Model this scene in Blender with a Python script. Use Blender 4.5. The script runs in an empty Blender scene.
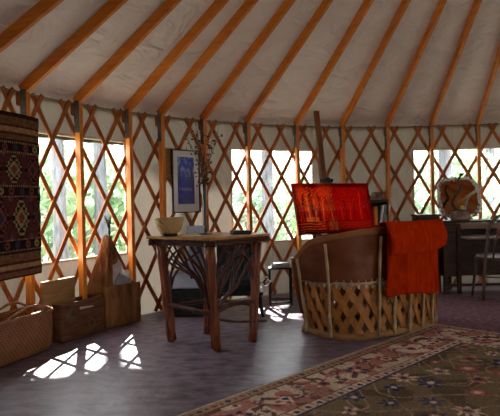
import bpy, math, random
from mathutils import Vector, Matrix, noise as mnoise
random.seed(7)
SC = bpy.context.scene
COL = SC.collection
PI = math.pi
Z = Vector((0, 0, 1))
def V(*a): return Vector(a)
def rad(d): return math.radians(d)
def clamp(x, a=0.0, b=1.0): return max(a, min(b, x))
def lerp(a, b, t): return a + (b - a) * t
def smooth(t):
    t = clamp(t); return t * t * (3 - 2 * t)

# ------------------------------------------------------------------ the yurt's plan
XC, YC, R = 2.2715, 2.8582, 4.4892      # centre and radius of the round wall, metres
WALL_H, APEX = 2.10, 4.80
CAM_H, F = 1.147, 554.2
def pol(deg, r, z=0.0):
    a = rad(deg); return Vector((XC + r * math.sin(a), YC + r * math.cos(a), z))

# ------------------------------------------------------------------ camera
PITCH, ROLL = 0.0091, 0.0225
cp, sp, cr, sr = math.cos(PITCH), math.sin(PITCH), math.cos(ROLL), math.sin(ROLL)
FW, UP0, RT0 = V(0, cp, -sp), V(0, sp, cp), V(1, 0, 0)
RT = RT0 * cr - UP0 * sr
UP = RT0 * sr + UP0 * cr
EYE = V(0, 0, CAM_H)
cam = bpy.data.objects.new('camera', bpy.data.cameras.new('camera'))
COL.objects.link(cam)
m = Matrix((RT, UP, -FW)).transposed().to_4x4()
m.translation = EYE
cam.matrix_world = m
cam.data.sensor_width = 36
cam.data.lens = F / 500 * 36
cam.data.dof.use_dof = True
cam.data.dof.focus_distance = 4.8
cam.data.dof.aperture_fstop = 3.2
cam.data.clip_end = 300
SC.camera = cam
def ray(x, y): return FW * F + RT * (x - 250) - UP * (y - 208)
def at(x, y, Y):
    d = ray(x, y); return EYE + d * (Y / d.y)
def onfloor(x, y, z=0.0):
    d = ray(x, y); return EYE + d * ((z - CAM_H) / d.z)
def onplane(x, y, p, n):
    d = ray(x, y); return EYE + d * ((p - EYE).dot(n) / d.dot(n))

# ------------------------------------------------------------------ materials
def lin(c):
    c = c / 255.0
    return c / 12.92 if c <= 0.04045 else ((c + 0.055) / 1.055) ** 2.4
def rgb(r, g, b): return (lin(r), lin(g), lin(b))
MATS = {}
def new_mat(name):
    mt = bpy.data.materials.new(name); mt.use_nodes = True
    nt = mt.node_tree; bs = nt.nodes['Principled BSDF']
    MATS[name] = mt
    return mt, nt, bs
def node(nt, kind, **kw):
    n = nt.nodes.new(kind)
    for k, v in kw.items():
        if k in n.inputs: n.inputs[k].default_value = v
        else: setattr(n, k, v)
    return n
def noise_mat(name, c1, c2, rough=0.6, scale=8, stretch=(1, 1, 1), bump=0.2, detail=6, metal=0, lo=0.35, hi=0.65, spec=0.22, bscale=None, dist=0.01, coat=0, gen=False):
    mt, nt, bs = new_mat(name)
    tc = node(nt, 'ShaderNodeTexCoord')
    mp = node(nt, 'ShaderNodeMapping'); mp.inputs['Scale'].default_value = stretch
    nt.links.new(tc.outputs['Generated' if gen else 'Object'], mp.inputs['Vector'])
    nz = node(nt, 'ShaderNodeTexNoise', Scale=scale, Detail=detail, Roughness=0.6)
    nt.links.new(mp.outputs[0], nz.inputs['Vector'])
    rp = node(nt, 'ShaderNodeValToRGB')
    rp.color_ramp.elements[0].position = lo; rp.color_ramp.elements[1].position = hi
    rp.color_ramp.elements[0].color = (*c1, 1); rp.color_ramp.elements[1].color = (*c2, 1)
    nt.links.new(nz.outputs['Fac'], rp.inputs['Fac'])
    nt.links.new(rp.outputs['Color'], bs.inputs['Base Color'])
    bs.inputs['Roughness'].default_value = rough
    bs.inputs['Metallic'].default_value = metal
    bs.inputs['Specular IOR Level'].default_value = spec
    if coat:
        bs.inputs['Coat Weight'].default_value = coat
        bs.inputs['Coat Roughness'].default_value = 0.15
    if bump:
        nb = node(nt, 'ShaderNodeTexNoise', Scale=bscale or scale * 3, Detail=4)
        nt.links.new(mp.outputs[0], nb.inputs['Vector'])
        bp = node(nt, 'ShaderNodeBump', Strength=bump, Distance=dist)
        nt.links.new(nb.outputs['Fac'], bp.inputs['Height'])
        nt.links.new(bp.outputs[0], bs.inputs['Normal'])
    return mt
def woven_mat(name, c1, c2, su, sv, rough=0.7, bump=0.6):
    """basket weave: crossed waves on the object's own coordinates"""
    mt, nt, bs = new_mat(name)
    tc = node(nt, 'ShaderNodeTexCoord')
    w1 = node(nt, 'ShaderNodeTexWave', Scale=su, Distortion=1.0); w1.bands_direction = 'DIAGONAL'
    w2 = node(nt, 'ShaderNodeTexWave', Scale=sv, Distortion=0.6); w2.bands_direction = 'Z'
    for w in (w1, w2): nt.links.new(tc.outputs['Object'], w.inputs['Vector'])
    mu = node(nt, 'ShaderNodeMath', operation='MULTIPLY')
    nt.links.new(w1.outputs['Fac'], mu.inputs[0]); nt.links.new(w2.outputs['Fac'], mu.inputs[1])
    nz = node(nt, 'ShaderNodeTexNoise', Scale=14.0, Detail=4.0)
    nt.links.new(tc.outputs['Object'], nz.inputs['Vector'])
    ad = node(nt, 'ShaderNodeMath', operation='ADD')
    nt.links.new(mu.outputs[0], ad.inputs[0]); nt.links.new(nz.outputs['Fac'], ad.inputs[1])
    rp = node(nt, 'ShaderNodeValToRGB')
    rp.color_ramp.elements[0].position = 0.35; rp.color_ramp.elements[1].position = 1.1
    rp.color_ramp.elements[0].color = (*c1, 1); rp.color_ramp.elements[1].color = (*c2, 1)
    nt.links.new(ad.outputs[0], rp.inputs['Fac']); nt.links.new(rp.outputs['Color'], bs.inputs['Base Color'])
    bp = node(nt, 'ShaderNodeBump', Strength=bump, Distance=0.006)
    nt.links.new(mu.outputs[0], bp.inputs['Height']); nt.links.new(bp.outputs[0], bs.inputs['Normal'])
    bs.inputs['Roughness'].default_value = rough
    return mt
def paint_mat(name, rough=0.8, bump=0.3, bscale=300, coat=0, transl=0, spec=0.3, sheen=0):
    """pigment laid down per vertex by the pattern functions below"""
    mt, nt, bs = new_mat(name)
    at_ = node(nt, 'ShaderNodeAttribute'); at_.attribute_name = 'pigment'
    nt.links.new(at_.outputs['Color'], bs.inputs['Base Color'])
    bs.inputs['Roughness'].default_value = rough
    bs.inputs['Specular IOR Level'].default_value = spec
    bs.inputs['Sheen Weight'].default_value = sheen
    if coat:
        bs.inputs['Coat Weight'].default_value = coat; bs.inputs['Coat Roughness'].default_value = 0.05
    if bump:
        tc = node(nt, 'ShaderNodeTexCoord')
        nb = node(nt, 'ShaderNodeTexNoise', Scale=bscale, Detail=2.0)
        nt.links.new(tc.outputs['Object'], nb.inputs['Vector'])
        bp = node(nt, 'ShaderNodeBump', Strength=bump, Distance=0.004)
        nt.links.new(nb.outputs['Fac'], bp.inputs['Height']); nt.links.new(bp.outputs[0], bs.inputs['Normal'])
    if transl:
        tr = node(nt, 'ShaderNodeBsdfTranslucent'); nt.links.new(at_.outputs['Color'], tr.inputs['Color'])
        mx = node(nt, 'ShaderNodeMixShader', Fac=transl)
        out = nt.nodes['Material Output']
        nt.links.new(bs.outputs[0], mx.inputs[1]); nt.links.new(tr.outputs[0], mx.inputs[2])
        nt.links.new(mx.outputs[0], out.inputs['Surface'])
    return mt
def cloth_mat(name, col, col2, transl, bump, scale, stretch=(1, 1, 1)):
    mt = noise_mat(name, col, col2, 0.85, 1.3, (1, 1, 1), 0, 3, spec=0.15)
    nt = mt.node_tree; bs = nt.nodes['Principled BSDF']
    tc = node(nt, 'ShaderNodeTexCoord')
    mp = node(nt, 'ShaderNodeMapping'); mp.inputs['Scale'].default_value = stretch
    nt.links.new(tc.outputs['Object'], mp.inputs['Vector'])
    nb = node(nt, 'ShaderNodeTexNoise', Scale=scale, Detail=5.0, Distortion=1.2)
    nt.links.new(mp.outputs[0], nb.inputs['Vector'])
    bp = node(nt, 'ShaderNodeBump', Strength=bump, Distance=0.08)
    nt.links.new(nb.outputs['Fac'], bp.inputs['Height']); nt.links.new(bp.outputs[0], bs.inputs['Normal'])
    if transl:
        tr = node(nt, 'ShaderNodeBsdfTranslucent', Color=(*col2, 1))
        mx = node(nt, 'ShaderNodeMixShader', Fac=transl)
        nt.links.new(bs.outputs[0], mx.inputs[1]); nt.links.new(tr.outputs[0], mx.inputs[2])
        nt.links.new(mx.outputs[0], nt.nodes['Material Output'].inputs['Surface'])
    return mt
def clear_mat(name, tint, gloss=0.05, rough=0.05):
    mt = bpy.data.materials.new(name); mt.use_nodes = True; nt = mt.node_tree
    nt.nodes.remove(nt.nodes['Principled BSDF'])
    tr = node(nt, 'ShaderNodeBsdfTransparent', Color=(*tint, 1))
    gl = node(nt, 'ShaderNodeBsdfGlossy', Roughness=rough)
    mx = node(nt, 'ShaderNodeMixShader', Fac=gloss)
    nt.links.new(tr.outputs[0], mx.inputs[1]); nt.links.new(gl.outputs[0], mx.inputs[2])
    nt.links.new(mx.outputs[0], nt.nodes['Material Output'].inputs['Surface'])
    MATS[name] = mt; return mt

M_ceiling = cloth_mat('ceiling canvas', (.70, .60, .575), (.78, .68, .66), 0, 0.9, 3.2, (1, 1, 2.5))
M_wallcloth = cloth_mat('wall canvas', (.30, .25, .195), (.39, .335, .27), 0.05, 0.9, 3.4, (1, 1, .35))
M_vinyl = clear_mat('clear vinyl', (.93, .96, .95), 0.04, 0.1)
M_dome = clear_mat('smoky acrylic', (.26, .27, .28), 0.04, 0.1)  # tint holds down the light of the added skylight
M_welt = noise_mat('window welt', (.62, .57, .47), (.7, .64, .54), .7, 20, bump=.1)
M_flap = noise_mat('olive flap canvas', (.05, .055, .035), (.09, .09, .06), .8, 20, bump=.2)
M_floor = noise_mat('sealed concrete', rgb(74, 62, 73), rgb(136, 119, 134), .40, 8, (1, 1.7, 1), bump=.35, detail=9, lo=.36, hi=.64, bscale=16, dist=.012, spec=.45)
M_rafter = noise_mat('orange fir', (.46, .12, .010), (.62, .205, .022), .5, 4, (6, .7, 6), .08, spec=.3)
M_stud = noise_mat('orange fir post', (.52, .135, .010), (.68, .235, .022), .45, 4, (7, 7, .6), .08, spec=.35)
M_strap = noise_mat('red brown lath', (.29, .078, .014), (.43, .135, .028), .6, 4, (3, 3, 1.0), .08, spec=.25)
M_steel = noise_mat('dull steel', (.11, .105, .1), (.19, .18, .175), .5, 14, bump=.15, metal=.6)
M_cable = noise_mat('grey cable', (.16, .15, .14), (.25, .23, .21), .6, 60, bump=.2)
M_bark = noise_mat('dark twig bark', (.045, .010, .006), (.10, .026, .013), .55, 10, (2, 2, .5), .5, spec=.4, bscale=30)
M_log = noise_mat('peeling log bark', (.075, .013, .005), (.30, .075, .018), .5, 9, (3, 3, .45), .5, spec=.4, bscale=24)
M_tabletop = noise_mat('honey plank', (.36, .17, .035), (.54, .28, .07), .45, 5, (1, 6, 6), .1, spec=.25)
M_leather = noise_mat('brown hide', (.125, .030, .010), (.215, .062, .020), .5, 6, bump=.3, detail=7, spec=.3, bscale=40, dist=.004)
M_rim = noise_mat('tan hide edge', (.26, .085, .026), (.38, .14, .05), .5, 9, bump=.3, bscale=30, dist=.004)
M_slat = noise_mat('cedar slat', (.25, .09, .02), (.52, .21, .054), .55, 5, (3, 3, .8), .15)
M_pole = noise_mat('peeled stick', (.34, .22, .11), (.56, .40, .24), .6, 12, (2, 2, .5), .4)
M_hoop = noise_mat('cedar hoop', (.20, .09, .03), (.36, .18, .07), .55, 6, (1, 1, 3), .2)
M_cord = noise_mat('rawhide lace', (.42, .36, .28), (.58, .52, .42), .7, 30, bump=.2)
M_blanket = noise_mat('rust red blanket', (.35, .016, .001), (.49, .032, .003), .95, 30, (1, 1, .3), .5, spec=.0, bscale=160, dist=.004)
M_black = noise_mat('black iron', (.012, .014, .013), (.028, .03, .028), .5, 14, bump=.25, metal=.2)
M_stove = noise_mat('dark green enamel', (.006, .014, .013), (.012, .024, .022), .4, 10, bump=.08, spec=.25)
M_bin = noise_mat('blue grey sheet metal', (.24, .28, .36), (.34, .38, .46), .35, 5, bump=.05, metal=.3)
M_chrome = noise_mat('bright nickel', (.6, .6, .6), (.75, .75, .74), .22, 6, bump=.05, metal=1)
M_darkwood = noise_mat('dark walnut', (.030, .012, .006), (.065, .027, .013), (.5), 5, (1, 5, 5), .12, spec=.15)
M_redwood = noise_mat('red brown walnut', (.13, .05, .02), (.22, .085, .035), .4, 5, (1, 5, 5), .1, spec=.45)
M_bentwood = noise_mat('bentwood', (.05, .022, .011), (.10, .045, .02), .35, 8, bump=.06, spec=.5)
M_seat = noise_mat('seat with painted sheen', (.58, .6, .68), (.7, .72, .8), .2, 20, bump=.03, spec=.9)  # window sheen on polished wood, put into the base colour
M_easel = noise_mat('brown easel wood', (.12, .04, .016), (.21, .075, .03), .45, 4, (4, 4, .6), .1)
M_basket = woven_mat('brown wicker', (.10, .030, .005), (.25, .092, .018), 14, 16)
M_bowl = woven_mat('straw coil', (.42, .25, .085), (.66, .43, .17), 22, 26, bump=.5)
M_handle = noise_mat('split cane', (.16, .07, .025), (.28, .13, .05), .6, 20, bump=.2)
M_crate = noise_mat('weathered crate wood', (.075, .028, .012), (.18, .072, .03), .65, 5, (1.2, 1.2, 8), .3)
M_plank = noise_mat('tan plank', (.27, .14, .045), (.40, .22, .08), .6, 4, (1, 1, 7), .15)
M_barkpanel = noise_mat('rough slab wood', (.13, .05, .016), (.33, .15, .05), .7, 5, (4, 4, .8), .6, bscale=14, dist=.03)
M_paper = noise_mat('paper', (.72, .71, .68), (.82, .81, .78), .8, 20, bump=.1)
M_paperblue = noise_mat('grey blue paper', (.30, .34, .40), (.42, .46, .52), .8, 20, bump=.1)
M_slate = noise_mat('slate glaze', (.012, .018, .026), (.032, .042, .058), .35, 14, bump=.1, spec=.5)
M_twig = noise_mat('dry twig', (.07, .04, .022), (.16, .09, .05), .8, 30, bump=.2)
M_berry = noise_mat('dry seed', (.13, .075, .04), (.2, .12, .07), .8, 40, bump=.2)
M_glasspane = clear_mat('picture glass', (.97, .97, .97), 0.04, 0.02)
M_mat = noise_mat('white mount board', (.84, .83, .80), (.88, .87, .84), .8, 30, bump=.05)
M_frame = noise_mat('black frame', (.015, .014, .013), (.03, .028, .025), .4, 20, bump=.05)
M_bark_tree = noise_mat('pine bark', (.075, .075, .085), (.17, .17, .19), .9, 5, (3, 3, .6), .6, dist=.05)
M_terra = noise_mat('terracotta', (.28, .08, .05), (.38, .12, .08), .6, 14, bump=.1)
M_orange = noise_mat('orange cover', (.55, .15, .03), (.62, .19, .04), .6, 14, bump=.05)
M_teal = noise_mat('grey green cover', (.14, .17, .15), (.2, .23, .2), .6, 14, bump=.05)
M_cream = noise_mat('cream cover', (.5, .45, .36), (.58, .52, .42), .7, 14, bump=.05)
M_dkcover = noise_mat('dark cover', (.018, .016, .017), (.035, .03, .03), .7, 14, bump=.05)
M_felt = noise_mat('brown felt', (.09, .05, .03), (.16, .09, .05), .9, 14, bump=.3)
M_purple = noise_mat('purple rug pile', (.15, .075, .10), (.31, .185, .22), .95, 22, bump=.6, bscale=120, dist=.01, spec=.05)
M_ground = noise_mat('dry meadow', (.26, .26, .20), (.38, .38, .30), .95, 3, bump=0)
M_shell = noise_mat('shell and silver chips', (.36, .31, .25), (.88, .84, .78), .25, 30, bump=.2, metal=.35, lo=.42, hi=.58)
M_bone = noise_mat('bleached driftwood', (.30, .2, .12), (.85, .8, .7), .7, 5, bump=.3, lo=.4, hi=.75)
M_driftdark = noise_mat('dark driftwood', (.045, .028, .02), (.10, .065, .045), .7, 9, bump=.3)
M_yellow = noise_mat('ochre stone', (.62, .42, .10), (.72, .52, .16), .5, 9, bump=.1)
M_box = noise_mat('mottled lacquer', (.10, .035, .02), (.36, .22, .14), .4, 12, bump=.1)
def mirror_mat():
    mt, nt, bs = new_mat('aged mirror glass')
    bs.inputs['Metallic'].default_value = 1; bs.inputs['Roughness'].default_value = .06
    bs.inputs['Base Color'].default_value = (.56, .30, .12, 1)
    return mt
M_mirror = mirror_mat()
def leaf_mat(name, c1, c2):
    mt = noise_mat(name, c1, c2, .7, .6, bump=0)
    nt = mt.node_tree; bs = nt.nodes['Principled BSDF']
    tr = node(nt, 'ShaderNodeBsdfTranslucent', Color=(*[min(1, x * 1.4) for x in c2], 1))
    mx = node(nt, 'ShaderNodeMixShader', Fac=.45)
    nt.links.new(bs.outputs[0], mx.inputs[1]); nt.links.new(tr.outputs[0], mx.inputs[2])
    nt.links.new(mx.outputs[0], nt.nodes['Material Output'].inputs['Surface'])
    return mt
M_leaf = leaf_mat('spring leaves', (.13, .21, .11), (.26, .36, .22))
M_leaf2 = leaf_mat('grey green leaves', (.17, .22, .18), (.30, .36, .30))

# ------------------------------------------------------------------ mesh builder
class MB:
    def __init__(s): s.v, s.f, s.c = [], [], []
    def add(s, vs, fs):
        o = len(s.v); s.v += [Vector(p) for p in vs]; s.f += [tuple(i + o for i in f) for f in fs]; return s
    def hexa(s, b, t):
        """b, t: four bottom and four top corners, counter-clockwise from above"""
        return s.add(list(b) + list(t), [(3, 2, 1, 0), (4, 5, 6, 7), (0, 1, 5, 4), (1, 2, 6, 5), (2, 3, 7, 6), (3, 0, 4, 7)])
    def box(s, c, size, rz=0.0, ax=None):
        hx, hy, hz = [d / 2 for d in size]
        a = ax or (V(math.cos(rz), math.sin(rz), 0), V(-math.sin(rz), math.cos(rz), 0), Z)
        c = Vector(c)
        q = lambda i, j, k: c + a[0] * i * hx + a[1] * j * hy + a[2] * k * hz
        return s.hexa([q(-1, -1, -1), q(1, -1, -1), q(1, 1, -1), q(-1, 1, -1)], [q(-1, -1, 1), q(1, -1, 1), q(1, 1, 1), q(-1, 1, 1)])
    def beam(s, p, q, w, h, up=Z):
        p, q = Vector(p), Vector(q); d = (q - p).normalized()
        sd = d.cross(up).normalized(); u = sd.cross(d)
        cs = [(-w / 2, -h / 2), (w / 2, -h / 2), (w / 2, h / 2), (-w / 2, h / 2)]
        return s.hexa([p + sd * a + u * b for a, b in cs], [q + sd * a + u * b for a, b in cs]) if False else \
            s.add([p + sd * a + u * b for a, b in cs] + [q + sd * a + u * b for a, b in cs],
                  [(0, 1, 2, 3), (7, 6, 5, 4), (0, 4, 5, 1), (1, 5, 6, 2), (2, 6, 7, 3), (3, 7, 4, 0)])
    def tube(s, pts, r, n=8, closed=False):
        pts = [Vector(p) for p in pts]; k = len(pts)
        rr = r if isinstance(r, (list, tuple)) else [r] * k
        prev = None; vs = []
        for i, p in enumerate(pts):
            if closed: d = pts[(i + 1) % k] - pts[i - 1]
            else: d = pts[min(i + 1, k - 1)] - pts[max(i - 1, 0)]
            d = d.normalized() if d.length > 1e-9 else Z.copy()
            if prev is None:
                a = d.cross(Z) if abs(d.z) < .95 else d.cross(V(1, 0, 0))
            else:
                a = prev - d * prev.dot(d)
            a.normalize(); prev = a; b = d.cross(a)
            vs += [p + (a * math.cos(2 * PI * j / n) + b * math.sin(2 * PI * j / n)) * rr[i] for j in range(n)]
        fs = []
        for i in range(k if closed else k - 1):
            i2 = (i + 1) % k
            for j in range(n):
                j2 = (j + 1) % n
                fs.append((i * n + j, i * n + j2, i2 * n + j2, i2 * n + j))
        if not closed:
            fs.append(tuple(range(n - 1, -1, -1))); fs.append(tuple(range((k - 1) * n, k * n)))
        return s.add(vs, fs)
    def lathe(s, prof, c, n=28, axis=None):
        c = Vector(c); vs = []; k = len(prof)
        a = axis or (V(1, 0, 0), V(0, 1, 0), Z)
        for r, z in prof:
            vs += [c + a[0] * (max(r, 1e-4) * math.cos(2 * PI * j / n)) + a[1] * (max(r, 1e-4) * math.sin(2 * PI * j / n)) + a[2] * z for j in range(n)]
        fs = []
        for i in range(k - 1):
            for j in range(n):
                j2 = (j + 1) % n
                fs.append((i * n + j, i * n + j2, (i + 1) * n + j2, (i + 1) * n + j))
        fs.append(tuple(range(n - 1, -1, -1))); fs.append(tuple(range((k - 1) * n, k * n)))
        return s.add(vs, fs)
    def prism(s, poly, vec):
        poly = [Vector(p) for p in poly]; n = len(poly); vec = Vector(vec)
        return s.add(poly + [p + vec for p in poly],
                     [tuple(range(n - 1, -1, -1)), tuple(range(n, 2 * n))] + [(i, (i + 1) % n, n + (i + 1) % n, n + i) for i in range(n)])
    def slab(s, fn, nu, nv, off, paint=None):
        """a sheet fn(u, v) with thickness; off is a vector or a function of (u, v)"""
        g = off if callable(off) else (lambda u, v: Vector(off))
        us = [i / nu for i in range(nu + 1)]; vs_ = [j / nv for j in range(nv + 1)]
        top = [Vector(fn(u, v)) for v in vs_ for u in us]
        bot = [Vector(fn(u, v)) + g(u, v) for v in vs_ for u in us]
        w = nu + 1; o = len(top); fs = []
        for j in range(nv):
            for i in range(nu):
                a = j * w + i
                fs.append((a, a + 1, a + w + 1, a + w)); fs.append((o + a, o + a + w, o + a + w + 1, o + a + 1))
        for i in range(nu):
            fs.append((i, o + i, o + i + 1, i + 1)); a = nv * w + i; fs.append((a, a + 1, o + a + 1, o + a))
        for j in range(nv):
            a = j * w; fs.append((a, a + w, o + a + w, o + a)); a += nu; fs.append((a, o + a, o + a + w, a + w))
        if paint:
            cs = [paint(u, v) for v in vs_ for u in us]; s.c += cs + cs
        return s.add(top, fs) if False else s.add(top + bot, fs)
    def ball(s, c, r, nu=10, nv=7, sc=(1, 1, 1), jit=0):
        c = Vector(c); vs = []; fs = []
        for j in range(nv + 1):
            t = PI * j / nv
            for i in range(nu):
                p = 2 * PI * i / nu
                d = V(math.sin(t) * math.cos(p) * sc[0], math.sin(t) * math.sin(p) * sc[1], math.cos(t) * sc[2])
                k = 1 + (jit * mnoise.noise(d * 2.3 + c) if jit else 0)
                vs.append(c + d * r * k)
        for j in range(nv):
            for i in range(nu):
                i2 = (i + 1) % nu
                fs.append((j * nu + i, (j + 1) * nu + i, (j + 1) * nu + i2, j * nu + i2))
        return s.add(vs, fs)
    def build(s, name, mat, parent=None, smooth_=False, base=None, bevel=0, xf=None, tris=False):
        off = V(0, 0, 0)
        if parent is not None:
            p = parent
            while p is not None: off = off + p.location; p = p.parent
            if xf == 'local': off = V(0, 0, 0)
        elif base is not None: off = Vector(base)
        me = bpy.data.meshes.new(name)
        me.from_pydata([p - off for p in s.v], [], s.f)
        me.validate()
        if s.c:
            ca = me.color_attributes.new('pigment', 'FLOAT_COLOR', 'POINT')
            flat = []
            for c in s.c: flat += [c[0], c[1], c[2], 1.0]
            ca.data.foreach_set('color', flat)
        if smooth_: me.polygons.foreach_set('use_smooth', [True] * len(me.polygons))
        me.materials.append(mat); me.update()
        o = bpy.data.objects.new(name, me); COL.objects.link(o)
        if parent is not None: o.parent = parent
        else: o.location = off
        if bevel:
            b = o.modifiers.new('edge', 'BEVEL'); b.width = bevel; b.segments = 2; b.limit_method = 'ANGLE'
        return o
def tag(o, label, cat, group=None, kind=None):
    o['label'] = label; o['category'] = cat
    if group: o['group'] = group
    if kind: o['kind'] = kind
    return o
def thing(name, label, cat, loc, group=None, rz=0.0):
    o = bpy.data.objects.new(name, None); COL.objects.link(o); o.empty_display_size = .05
    o.location = loc; o.rotation_euler = (0, 0, rz)
    return tag(o, label, cat, group)
def struct(o): o['kind'] = 'structure'; return o
def part(mb, name, mat, par, smooth_=False, bevel=0, label=None, xf=None):
    o = mb.build(name, mat, par, smooth_, bevel=bevel, xf=xf)
    if label: o['label'] = label
    return o

# ================================================================== THE SETTING
# floor
fl = MB(); n = 96
fl.add([pol(360 * i / n, R + .06, 0) for i in range(n)] + [pol(360 * i / n, R + .06, -.1) for i in range(n)],
       [tuple(range(n - 1, -1, -1)), tuple(range(n, 2 * n))] + [(i, (i + 1) % n, n + (i + 1) % n, n + i) for i in range(n)])
struct(fl.build('floor', M_floor))
gr = MB(); gr.prism([(70 * math.cos(2 * PI * i / 48), 70 * math.sin(2 * PI * i / 48), -.5) for i in range(48)], (0, 0, -.2))
struct(gr.build('ground', M_ground))
# wall cloth with three window openings, plus two unseen ones added for fill light
RW = R + .035
WIN = [(-73.0, -51.5), (-33.35, -18.8), (-1.1, 17.5), (95.0, 112.0), (148.0, 170.0)]
WZ0, WZ1 = .66, 1.80
edges = sorted(set([round(-180 + 1.5 * i, 3) for i in range(241)] + [a for w in WIN for a in w]))
zs = [0, .22, .44, WZ0, .95, 1.24, 1.52, WZ1, 1.95, 2.12]
wl = MB()
def wall_r(a, z): return RW + .010 * math.sin(rad(a) * 30 + z * 3) * math.sin(PI * clamp(z / 2.1)) + .006 * mnoise.noise(V(a * .3, z * 4, 0))
idx = {}
vs, fs = [], []
for i, a in enumerate(edges):
    for j, z in enumerate(zs):
        idx[i, j] = len(vs); vs.append(pol(a, wall_r(a, z), z))
for i in range(len(edges) - 1):
    mid = (edges[i] + edges[i + 1]) / 2
    for j in range(len(zs) - 1):
        if any(w[0] < mid < w[1] for w in WIN) and WZ0 - .01 < (zs[j] + zs[j + 1]) / 2 < WZ1: continue
        fs.append((idx[i, j], idx[i, j + 1], idx[i + 1, j + 1], idx[i + 1, j]))
wl.add(vs, fs)
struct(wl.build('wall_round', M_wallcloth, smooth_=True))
for k, (a0, a1) in enumerate(WIN):
    pane = MB(); na = 24
    vs = []; fs = []
    for i in range(na + 1):
        a = lerp(a0, a1, i / na)
        vs += [pol(a, RW + .004, WZ0), pol(a, RW + .004, WZ1)]
    fs = [(2 * i, 2 * i + 1, 2 * i + 3, 2 * i + 2) for i in range(na)]
    pane.add(vs, fs)
    w = struct(pane.build('window_%d' % (k + 1), M_vinyl, smooth_=True))
    wf = MB()
    for z in (WZ0, WZ1):
        wf.tube([pol(lerp(a0, a1, i / na), RW, z) for i in range(na + 1)], .012, 6)
    for a in (a0, a1): wf.tube([pol(a, RW, WZ0), pol(a, RW, WZ1)], .012, 6)
    part(wf, 'window_frame', M_welt, w, True)
    if k == 0:
        rf = MB(); rf.tube([pol(lerp(a0, a1, i / na), RW + .03, WZ1 - .012 + .006 * math.sin(i * 1.7)) for i in range(na + 1)], .026, 8)
        part(rf, 'rolled_flap', M_flap, w, True, label='dark rolled-up window flap')
# ceiling cloth: a cone with a crown opening, the cloth sagging a little between the rafters
SL = (APEX - WALL_H) / R
CROWN = .62
STUD = [-67.45, -59.64, -51.65, -46.19, -38.78, -30.91, -22.02, -13.81, -5.83, 1.72, 9.44]
RAFT = [-75.2] + STUD
ce = MB(); na, nr = 270, 14
vs, fs = [], []
def sag(a, t): return .03 * abs(math.sin(rad(a + 75.2) * 360 / 7.8 / 2)) * math.sin(PI * t)
for i in range(na):
    a = 360 * i / na - 180
    for j in range(nr + 1):
        t = j / nr; r = lerp(R + .10, CROWN, t)
        vs.append(pol(a, r, WALL_H + SL * (R - r) + .075 - sag(a, t) + .008 * mnoise.noise(V(a * .25, t * 9, 2))))
for i in range(na):
    i2 = (i + 1) % na
    for j in range(nr): fs.append((i * (nr + 1) + j, i2 * (nr + 1) + j, i2 * (nr + 1) + j + 1, i * (nr + 1) + j + 1))
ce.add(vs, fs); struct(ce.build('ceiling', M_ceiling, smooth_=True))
# eave trim: the cable the rafters stand on, and the crown ring
cb = MB(); cb.tube([pol(a, R + .005, WALL_H + .005) for a in range(-180, 180, 2)], .006, 6, closed=True)
struct(cb.build('trim_1', M_cable, smooth_=True))
ev = MB()
zc = WALL_H + SL * (R - CROWN)
for i in range(72):
    a, b = 5 * i, 5 * i + 5
    ev.hexa([pol(a, CROWN - .06, zc - .12), pol(a, CROWN + .02, zc - .12), pol(b, CROWN + .02, zc - .12), pol(b, CROWN - .06, zc - .12)],
            [pol(a, CROWN - .06, zc + .12), pol(a, CROWN + .02, zc + .12), pol(b, CROWN + .02, zc + .12), pol(b, CROWN - .06, zc + .12)])
struct(ev.build('trim_2', M_rafter))
hem = MB()
for i in range(180):
    a, b = 2 * i, 2 * i + 2
    hem.add([pol(a, RW + .005, 2.08), pol(b, RW + .005, 2.08), pol(b, R + .1, WALL_H + .03), pol(a, R + .1, WALL_H + .03)], [(0, 1, 2, 3)])
struct(hem.build('trim_3', M_wallcloth, smooth_=True))
dm = MB(); vs, fs = [], []
for j in range(7):
    t = j / 6 * PI / 2
    vs += [pol(10 * i, (CROWN + .01) * math.cos(t) + .0001, zc + .12 + .3 * math.sin(t)) for i in range(36)]
for j in range(6):
    for i in range(36): fs.append((j * 36 + i, j * 36 + (i + 1) % 36, (j + 1) * 36 + (i + 1) % 36, (j + 1) * 36 + i))
dm.add(vs, fs); struct(dm.build('window_6', M_dome, smooth_=True))  # unseen skylight dome, added to bring light onto the furniture

# ================================================================== FRAME OF THE YURT
# wall studs: one built at the origin, pointing north, the others copied
def copy_thing(root, loc, rz, label):
    c = root.copy(); COL.objects.link(c); c.location = loc; c.rotation_euler = (0, 0, rz); c['label'] = label
    for ch in list(root.children):
        d = ch.copy(); COL.objects.link(d); d.parent = c
        for g in ch.children:
            e = g.copy(); COL.objects.link(e); e.parent = d
    return c
stud_lab = ['orange wooden wall stud half hidden behind the hanging kilim', 'orange wooden wall stud crossing the middle of the left window',
            'orange wooden wall stud at the right end of the left window behind the pointed holder',
            'orange wooden wall stud just left of the blue framed picture', 'orange wooden wall stud behind the vase of dry branches on the twig table',
            'orange wooden wall stud in the centre window above the right end of the twig table', 'orange wooden wall stud at the right end of the centre window above the painting',
            'orange wooden wall stud just right of the easel mast', 'orange wooden wall stud rising beside the small bookcase, above the red blanket',
            'orange wooden wall stud left of the mosaic mirror in the right window', 'orange wooden wall stud right of the mosaic mirror, above the chair']
SD, SWD = .065, .042
proto = thing('wall_stud', stud_lab[0], 'post', (0, 0, 0), 'wall studs')
b = MB(); b.box((0, R - .022 - SD / 2, 1.045), (SWD, SD, 2.09)); part(b, 'post', M_stud, proto, bevel=.003, xf='local')
b = MB(); b.box((-SWD / 2 - .003, R - .022 - SD / 2, 1.97), (.006, SD * .95, .29))
for zz in (1.87, 1.95, 2.05): b.tube([(-SWD / 2 - .004, R - .022 - SD / 2, zz), (-SWD / 2 - .011, R - .022 - SD / 2, zz)], .007, 6)
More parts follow.
